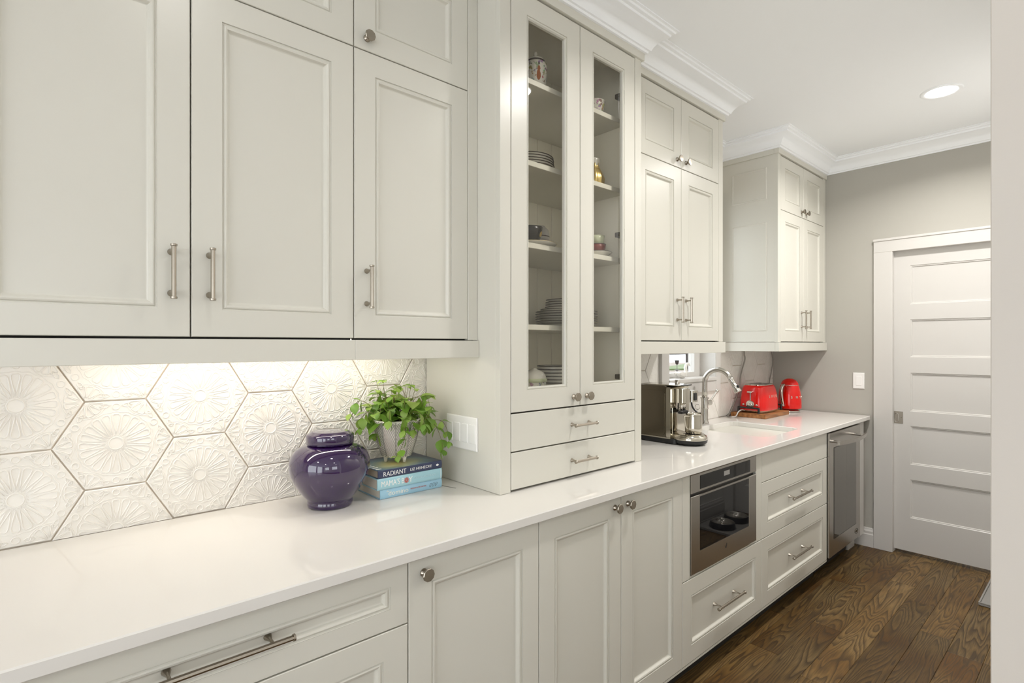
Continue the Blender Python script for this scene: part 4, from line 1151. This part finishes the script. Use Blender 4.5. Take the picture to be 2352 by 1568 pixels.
M['red'] = mat('glossy_red', (0.68, 0.004, 0.001), 0.16, 0, 0.35, 0.4, 0.04)
M['cream_letter'] = mat('chrome_letter', (0.80, 0.72, 0.62), 0.25, 0.6)
tb = ZC + .0292
ts = thing('toaster', 'glossy red retro two-slot toaster standing on the wooden tray', 'toaster', (3.82, 1.662, tb))
def superhull(bm, cx, cy, levels, n=48, p=4.2):
    """stack of superellipse sections: (z, half-x, half-y)"""
    rings = []
    for z, a, b in levels:
        L = []
        for k in range(n):
            t = 2 * PI * k / n; c, s = math.cos(t), math.sin(t)
            q = (abs(c) ** p + abs(s) ** p) ** (-1 / p); L.append(bm.verts.new((cx + a * c * q, cy + b * s * q, z)))
        rings.append(L)
    for a, b in zip(rings, rings[1:]):
        for k in range(n): bm.faces.new((a[k], a[(k + 1) % n], b[(k + 1) % n], b[k]))
    bm.faces.new(list(reversed(rings[0]))); bm.faces.new(rings[-1]); return bm
tcx, tcy = 3.826, 1.660
hx_, hy_ = .142, .094
obj('base_band', superhull(BM(), tcx, tcy, [(tb + .003, hx_ * .93, hy_ * .93), (tb + .012, hx_ * .97, hy_ * .97), (tb + .016, hx_ * .97, hy_ * .97)]), M['chrome'], ts, angle=40)
tbody = obj('shell', superhull(BM(), tcx, tcy, [(tb + .016, hx_, hy_), (tb + .030, hx_ * 1.005, hy_ * 1.005), (tb + .080, hx_ * .985, hy_ * .98), (tb + .130, hx_ * .94, hy_ * .92), (tb + .165, hx_ * .885, hy_ * .845), (tb + .180, hx_ * .84, hy_ * .78), (tb + .187, hx_ * .78, hy_ * .68)]), M['red'], ts, angle=50)
tt = obj('top_plate', superhull(BM(), tcx, tcy, [(tb + .185, hx_ * .80, hy_ * .72), (tb + .190, hx_ * .80, hy_ * .72), (tb + .193, hx_ * .76, hy_ * .66)], p=4), M['chrome'], ts, angle=40)
for s_ in (-1, 1): obj('bread_slot', bx(tcx - .075, tcx + .075, tcy + s_ * .026 - .011, tcy + s_ * .026 + .011, tb + .1925, tb + .1936), M['black'], tt)
xl = tcx - hx_ * .985
obj('lever_track', bx(xl - .0012, xl + .012, tcy - .0035, tcy + .0035, tb + .085, tb + .148, bev=.001), M['chrome'], ts)
obj('lever_slot', bx(xl - .0018, xl + .01, tcy - .0014, tcy + .0014, tb + .088, tb + .146), M['black'], ts)
obj('lever', bx(xl - .018, xl + .012, tcy - .017, tcy + .017, tb + .1365, tb + .147, bev=.004, seg=2), M['chrome'], ts)
lathe(bm := BM(), [(.028, 0), (.028, .006), (.025, .009), (.017, .0095), (.016, .016), (.012, .018), (0, .018)], (xl + .001, tcy, tb + .056), 28, axis=(-1, 0, 0)); obj('dial', bm, M['chrome'], ts, angle=40)
for yy in (-.045, .045):
    lathe(bm := BM(), [(.0075, 0), (.0075, .008), (.006, .010), (0, .010)], (xl + .002, tcy + yy, tb + .054), 14, axis=(-1, 0, 0)); obj('button', bm, M['chrome'], ts, smooth=True)
for k, (dx, ch) in enumerate(((-.066, 'S'), (-.030, 'M'), (.008, 'E'), (.040, 'G'))):
    text_mesh('letter', ch, .026, face_y(tcx + .018 + dx, tcy - hy_ * .935, tb + .108) @ Matrix.Rotation(R(-9), 4, 'X'), M['cream_letter'], tbody, extrude=.002)
for a, b in ((-1, -1), (-1, 1), (1, -1), (1, 1)): obj('foot', bx(tcx + a * .09 - .012, tcx + a * .09 + .012, tcy + b * .06 - .012, tcy + b * .06 + .012, tb - .0004, tb + .0035), M['black'], ts)

kx, ky = 4.188, 1.594
kt = thing('kettle', 'glossy red retro electric kettle on the worktop in the corner', 'kettle', (kx, ky, ZC))
lathe(bm := BM(), [(0, .0003), (.066, .0003), (.070, .004), (.070, .012), (.062, .018), (.056, .026), (0, .026)], (kx, ky, ZC), 40); obj('power_base', bm, M['chrome'], kt, angle=40)
kb = obj('body', lathe(BM(), [(0, .027), (.070, .027), (.078, .029), (.0795, .036), (.0790, .070), (.0765, .110), (.0715, .150), (.0645, .184), (.0605, .198), (0, .198)], (kx, ky, ZC), 48), M['red'], kt, angle=40)
obj('collar', lathe(BM(), [(.0610, .1975), (.0606, .2005), (.0585, .2005), (.0585, .1975)], (kx, ky, ZC), 48), M['chrome'], kt)
obj('lid', lathe(BM(), [(.0600, .2006), (.0565, .213), (.048, .227), (.035, .238), (.018, .2445), (0, .246)], (kx, ky, ZC), 48), M['red'], kt, smooth=True)
hp = smoothpath([(kx - .048, ky + .006, ZC + .196), (kx - .085, ky + .010, ZC + .200), (kx - .112, ky + .012, ZC + .176), (kx - .112, ky + .012, ZC + .120), (kx - .095, ky + .010, ZC + .062), (kx - .074, ky + .008, ZC + .050)], 6)
obj('handle', tube(BM(), hp, [.0095] * len(hp), 10), M['chrome'], kt, smooth=True)
hp2 = [Vector(p) + Vector((.007, 0, -.004)) for p in hp[8:-4]]; obj('grip', tube(BM(), hp2, .0085, 10), M['black'], kt, smooth=True)
for k, ch in enumerate('SMEG'):
    a = R(-149 + 27 * k); r_ = .0782
    mtx = Matrix.Translation((kx + r_ * math.cos(a), ky + r_ * math.sin(a), ZC + .112)) @ Matrix.Rotation(a + PI / 2, 4, 'Z') @ Matrix.Rotation(R(84), 4, 'X')
    text_mesh('letter', ch, .023, mtx, M['cream_letter'], kb, extrude=.0015, align='CENTER')

# cords hanging from under the corner cabinet
M['cord'] = mat('grey_cord', (0.30, 0.28, 0.25), 0.5)
pts = smoothpath([(3.865, 1.781, 1.424), (3.855, 1.780, 1.345), (3.862, 1.778, 1.30), (3.80, 1.778, 1.20), (3.770, 1.774, 1.12), (3.735, 1.784, 1.02), (3.660, 1.784, ZC + .030), (3.615, 1.778, ZC + .0055), (3.575, 1.765, ZC + .0055), (3.560, 1.748, ZC + .0055)], 6)
tag(obj('power_cord', tube(BM(), pts, .005, 8), M['cord'], smooth=True), 'grey cord hanging down the tiles and curling behind the faucet', 'cord')
pts = smoothpath([(4.315, 1.781, 1.424), (4.322, 1.780, 1.35), (4.345, 1.780, 1.28), (4.318, 1.780, 1.19), (4.285, 1.780, 1.12), (4.290, 1.778, 1.03), (4.300, 1.768, ZC + .012), (4.288, 1.74, ZC + .005)], 6)
tag(obj('power_cord', tube(BM(), pts, .0042, 8), M['cord'], smooth=True), 'grey cord hanging beside the corner behind the red kettle', 'cord')
pts = smoothpath([(3.690, 1.700, tb + .012), (3.660, 1.708, ZC + .046), (3.630, 1.716, ZC + .034), (3.606, 1.720, ZC + .008), (3.580, 1.722, ZC + .0046), (3.560, 1.728, ZC + .0046)], 6)
tag(obj('power_cord', tube(BM(), pts, .004, 8), M['plastic_white'], smooth=True), 'pale toaster cord running off the wooden tray', 'cord')

# ------------------------------------------------------------------ crockery behind the glass doors
M['china'] = mat('white_china', (0.74, 0.72, 0.66), 0.18, 0, 0.5, 0.4)
M['rimdark'] = mat('dark_rim', (0.05, 0.035, 0.025), 0.3)
M['celadon'] = mat('pale_green_china', (0.60, 0.64, 0.45), 0.2)
M['rust'] = mat('rust_red_glaze', (0.20, 0.022, 0.006), 0.35)
M['blackglaze'] = mat('black_glaze', (0.02, 0.018, 0.015), 0.25)
M['gold'] = mat('gilt', (0.62, 0.46, 0.17), 0.28, 0.7)
M['greydec'] = painted('grey_floral_china', (0.40, 0.38, 0.35), 0.3, 120, .1)
def famille():
    m = mat('painted_china', (0.72, 0.70, 0.64), 0.2, 0, 0.5, 0.4); t = NT(m)
    g = t.n('ShaderNodeNewGeometry'); no = t.n('ShaderNodeTexNoise', Scale=70.0, Detail=3.0); t.l(g.outputs['Position'], no.inputs['Vector'])
    vo = t.n('ShaderNodeTexVoronoi', Scale=45.0); t.l(g.outputs['Position'], vo.inputs['Vector'])
    c = t.mix(t.ramp(no.outputs[0], [(.52, (0, 0, 0)), (.60, (1, 1, 1))]), (0.72, 0.70, 0.64), t.mix(0.6, vo.outputs['Color'], (0.20, 0.16, 0.10)))
    t.l(c, t.b.inputs['Base Color']); return m
M['famille'] = famille()
# lidded ginger jar with a painted figure
z = SH[3] + .0003; gx, gy = 1.446, 1.474
gj = thing('ginger_jar', 'small painted china jar with an orange figure on the top shelf', 'jar', (gx, gy, z))
obj('body', lathe(BM(), [(0, 0), (.036, 0), (.038, .006), (.040, .030), (.0445, .070), (.0455, .095), (.043, .108), (.034, .116), (0, .117)], (gx, gy, z), 36), M['famille'], gj, smooth=True)
obj('lid', lathe(BM(), [(.036, .1172), (.0365, .120), (.032, .127), (.018, .133), (.006, .136), (.0045, .142), (.008, .148), (.006, .157), (0, .160)], (gx, gy, z), 28), M['china'], gj, smooth=True)
obj('rim', lathe(BM(), [(.0350, .1150), (.0375, .1165), (.0370, .1195), (.0345, .1190)], (gx, gy, z), 36), M['rimdark'], gj, smooth=True)
fg = BM(); aa = R(-118)
def onj(a, h, o=.0006):
    r_ = .0400 + .0055 * min(max((h - .03) / .06, 0), 1) + o; return Vector((gx + r_ * math.cos(a), gy + r_ * math.sin(a), z + h))
ctr = fg.verts.new(onj(aa, .060, .0012)); rg = [fg.verts.new(onj(aa + .20 * math.cos(k * PI / 6) * (1.15 if math.sin(k * PI / 6) < 0 else .85), .060 + .027 * math.sin(k * PI / 6))) for k in range(12)]
for k in range(12): fg.faces.new((ctr, rg[k], rg[(k + 1) % 12]))
M['orange'] = mat('burnt_orange', (0.33, 0.09, 0.012), 0.3)
fo = obj('painted_figure', fg, M['orange'], gj)
hd = BM(); ctr = hd.verts.new(onj(aa, .094, .0012)); rg = [hd.verts.new(onj(aa + .075 * math.cos(k * PI / 4), .094 + .006 * math.sin(k * PI / 4))) for k in range(8)]
for k in range(8): hd.faces.new((ctr, rg[k], rg[(k + 1) % 8]))
obj('figure_head', hd, M['rimdark'], gj)
def bowl_prof(r, h, foot=.55, th=.0025): return [(0, .004), (r * foot * .9, .004), (r * foot * .9, 0), (r * foot, 0), (r * foot, .005), (r * .80, h * .35), (r * .95, h * .75), (r, h), (r - th, h), (r * .95 - th, h * .75), (r * .78 - th, h * .38), (r * .4, .009), (0, .008)]
def crock(name, label, cat, loc, parts, group=None):
    t = thing(name, label, cat, loc, group)
    for nm, prof, m in parts: obj(nm, lathe(BM(), prof, loc, 32), M[m], t, smooth=True)
    return t
loc = (1.800, 1.475, SH[3] + .0003)
crock('teacup', 'flared painted teacup behind the far glass door on the top shelf', 'cup', loc, [('body', bowl_prof(.043, .072), 'famille'), ('rim', [(.0425, .0705), (.0438, .0725), (.0415, .0728), (.0400, .0710)], 'china'), ('foot', [(.024, 0), (.027, 0), (.026, .006), (.022, .006)], 'china')])
def plate_parts(r): return [('dish', [(0, .004), (r * .52, .004), (r * .54, .0004), (r * .60, .0004), (r * .64, .005), (r * .97, .0128), (r * .97, .0145), (r * .62, .0075), (0, .0068)], 'china'), ('rim', [(r * .968, .0124), (r * .995, .0130), (r, .0142), (r * .99, .0152), (r * .965, .0146)], 'rimdark')]
def stack(x, y, z, spec, group, lab):
    for k, r in enumerate(spec):
        n = len(spec); w_ = 'topmost plate' if k == n - 1 else 'bottom plate' if k == 0 else ('second', 'third', 'fourth', 'fifth', 'sixth', 'seventh', 'eighth', 'ninth', 'tenth', 'eleventh', 'twelfth')[k - 1] + ' plate up'
        crock('plate', '%s, white with a dark rim, in the stack on %s' % (w_, lab), 'plate', (x, y, z + .0003 + k * .0101), plate_parts(r), group)
stack(1.452, 1.520, SH[1 + 1], [.102, .102, .100, .100, .098], 'plates on the third shelf up', 'the third shelf up')
stack(1.702, 1.548, SH[0], [.130, .132, .133, .133, .133, .132, .112, .092, .090, .090, .088], 'plates on the lowest shelf', 'the lowest shelf')
# gourd-shaped gilt vase
loc = (1.818, 1.492, SH[2] + .0003)
gv = thing('gourd_vase', 'gilt ribbed gourd-shaped vase behind the far glass door', 'vase', loc)
bm = lathe(BM(), [(0, 0), (.024, 0), (.034, .010), (.0415, .030), (.0425, .048), (.036, .070), (.026, .088), (.0205, .102), (.021, .118), (.0225, .132), (.019, .136), (.016, .130), (0, .125)], loc, 48)
for v in bm.verts:
    d = Vector((v.co.x - loc[0], v.co.y - loc[1])); a = math.atan2(d.y, d.x); k = 1 + .05 * math.cos(8 * a); v.co.x = loc[0] + d.x * k; v.co.y = loc[1] + d.y * k
obj('body', bm, M['gold'], gv, smooth=True)
bm = lathe(BM(), [(.0205, .1015), (.0222, .118), (.0238, .132), (.0205, .1375), (.0185, .136), (.0195, .118)], loc, 32); obj('neck', bm, M['china'], gv, smooth=True)
# third row: dark tea bowl, grey cups, red and green cups
loc = (1.432, 1.486, SH[1] + .0003)
crock('saucer', 'wide pale saucer under the dark tea bowl', 'saucer', loc, [('dish', [(0, .003), (.045, .003), (.046, .0003), (.052, .0003), (.100, .012), (.100, .0135), (.05, .006), (0, .006)], 'china'), ('rim', [(.099, .0118), (.1012, .0128), (.0985, .0138)], 'gold')])
loc = (1.418, 1.478, SH[1] + .0075)
crock('tea_bowl', 'dark glazed tea bowl with a gilt medallion', 'bowl', loc, [('body', bowl_prof(.050, .068), 'blackglaze'), ('foot', [(.0265, 0), (.0280, 0), (.0280, .005), (.0265, .005)], 'gold')])
tb_ = [o for o in bpy.data.objects if o.name.startswith('tea_bowl')][0]
a = R(-100); bm = lathe(BM(), [(0, .0012), (.010, .001), (.011, 0)], (loc[0] + .0445 * math.cos(R(-62)), loc[1] + .0445 * math.sin(R(-62)), loc[2] + .040), 14, axis=(math.cos(R(-62)), math.sin(R(-62)), -.35)); obj('medallion', bm, M['gold'], tb_)
loc = (1.512, 1.520, SH[1] + .0140)
crock('cup', 'pale grey cup below a patterned one beside the dark tea bowl', 'cup', loc, [('body', bowl_prof(.040, .042, .6), 'greydec'), ('foot', [(.022, -.002), (.026, -.002), (.026, .004), (.022, .004)], 'china')])
loc = (1.512, 1.520, SH[1] + .0565)
crock('cup', 'grey floral cup stacked upside down on the pale grey cup', 'cup', loc, [('body', [(.0395, 0), (.040, .010), (.036, .028), (.026, .038), (.022, .040), (.022, .044), (0, .044), (0, .040), (.020, .036), (.033, .026), (.0375, .008)], 'greydec'), ('rim', [(.039, 0), (.0405, .001), (.0405, .003), (.039, .003)], 'rimdark')])
loc = (1.828, 1.486, SH[1] + .0003)
crock('saucer', 'deep white saucer under the rust-red cup', 'saucer', loc, [('dish', [(0, .004), (.028, .004), (.028, .0003), (.033, .0003), (.034, .005), (.058, .020), (.0635, .026), (.0635, .0275), (.055, .021), (.03, .009), (0, .008)], 'china'), ('rim', [(.0625, .0262), (.0648, .027), (.063, .0285), (.061, .0270)], 'rimdark')])
loc = (1.823, 1.482, SH[1] + .0100)
crock('cup', 'rust-red cup sitting in the deep white saucer', 'cup', loc, [('body', [(0, 0), (.022, 0), (.026, .004), (.036, .034), (.0385, .050), (.036, .050), (.033, .034), (.020, .006), (0, .006)], 'rust'), ('rim', [(.0355, .0495), (.0392, .0498), (.0390, .0518), (.0358, .0518)], 'rimdark')])
loc = (1.823, 1.482, SH[1] + .0622)
crock('cup', 'pale green cup stacked on the rust-red cup', 'cup', loc, [('body', [(0, 0), (.027, 0), (.030, .003), (.031, .020), (.0325, .036), (.030, .036), (.028, .006), (0, .005)], 'celadon'), ('foot', [(.024, -.0001), (.0285, 0), (.029, .003), (.0245, .003)], 'china')])
# bottom row
loc = (1.445, 1.480, zi0 + .0003)
t = crock('sugar_bowl', 'white lidded sugar bowl with green bands on its own dish', 'sugar bowl', loc, [('dish', [(0, .004), (.040, .004), (.042, .0003), (.047, .0003), (.072, .012), (.074, .016), (.05, .010), (0, .009)], 'china'), ('dish_rim', [(.0715, .0118), (.0745, .0135), (.0745, .0170), (.0725, .0165)], 'celadon'), ('bowl', [(0, .010), (.036, .010), (.042, .014), (.0445, .040), (.046, .062), (0, .062)], 'famille'), ('band', [(.0462, .0600), (.0490, .0625), (.0490, .072), (.0462, .0745)], 'celadon'), ('lid', [(.0462, .0735), (.044, .084), (.036, .097), (.022, .105), (.010, .108), (.008, .112), (0, .113)], 'china')])
for k in range(6):
    loc = (1.632, 1.560, zi0 + .0003 + k * .0135)
    crock('bowl', '%s of the six nested dark-rimmed bowls on the cabinet floor' % ('lowest', 'second from below', 'third from below', 'fourth from below', 'fifth from below', 'topmost')[k], 'bowl', loc, [('body', bowl_prof(.066, .046, .5), 'china'), ('rim', [(.0655, .0445), (.0675, .0455), (.0670, .0485), (.0635, .0482)], 'rimdark')], 'nested bowls on the cabinet floor')

# ------------------------------------------------------------------ feeding mat and bowls by the right-hand wall
M['matgrey'] = painted('grey_rubber', (0.30, 0.29, 0.27), 0.6, 80, .2)
mt = thing('feeding_mat', 'flat grey mat with a raised lip on the floor near the door', 'mat', (4.09, .305, 0))
obj('base', bx(3.826, 4.350, .135, .486, .0008, .012, bev=.003), M['matgrey'], mt)
bm = BM()
for a in ((3.826, 4.350, .478, .486), (3.826, 4.350, .135, .143), (3.826, 3.834, .143, .478), (4.342, 4.350, .143, .478)): box(bm, *a, .0118, .020, bev=.0015)
obj('lip', bm, M['matgrey'], mt)
for nm, x in (('nearer the corridor', 3.965), ('nearer the door', 4.195)):
    t = thing('pet_bowl', 'black pet bowl with a steel inside on the grey mat, %s' % nm, 'bowl', (x, .295, .0122))
    obj('outer', lathe(BM(), [(0, .0003), (.094, .0003), (.098, .004), (.088, .042), (.086, .045), (.083, .043), (.074, .012), (0, .010)], (x, .295, .0122), 40), M['black'], t, smooth=True)
    obj('liner', lathe(BM(), [(.0865, .0452), (.083, .0470), (.079, .038), (.070, .016), (.060, .0125), (0, .012)], (x, .295, .0122), 40), M['chrome'], t, smooth=True)
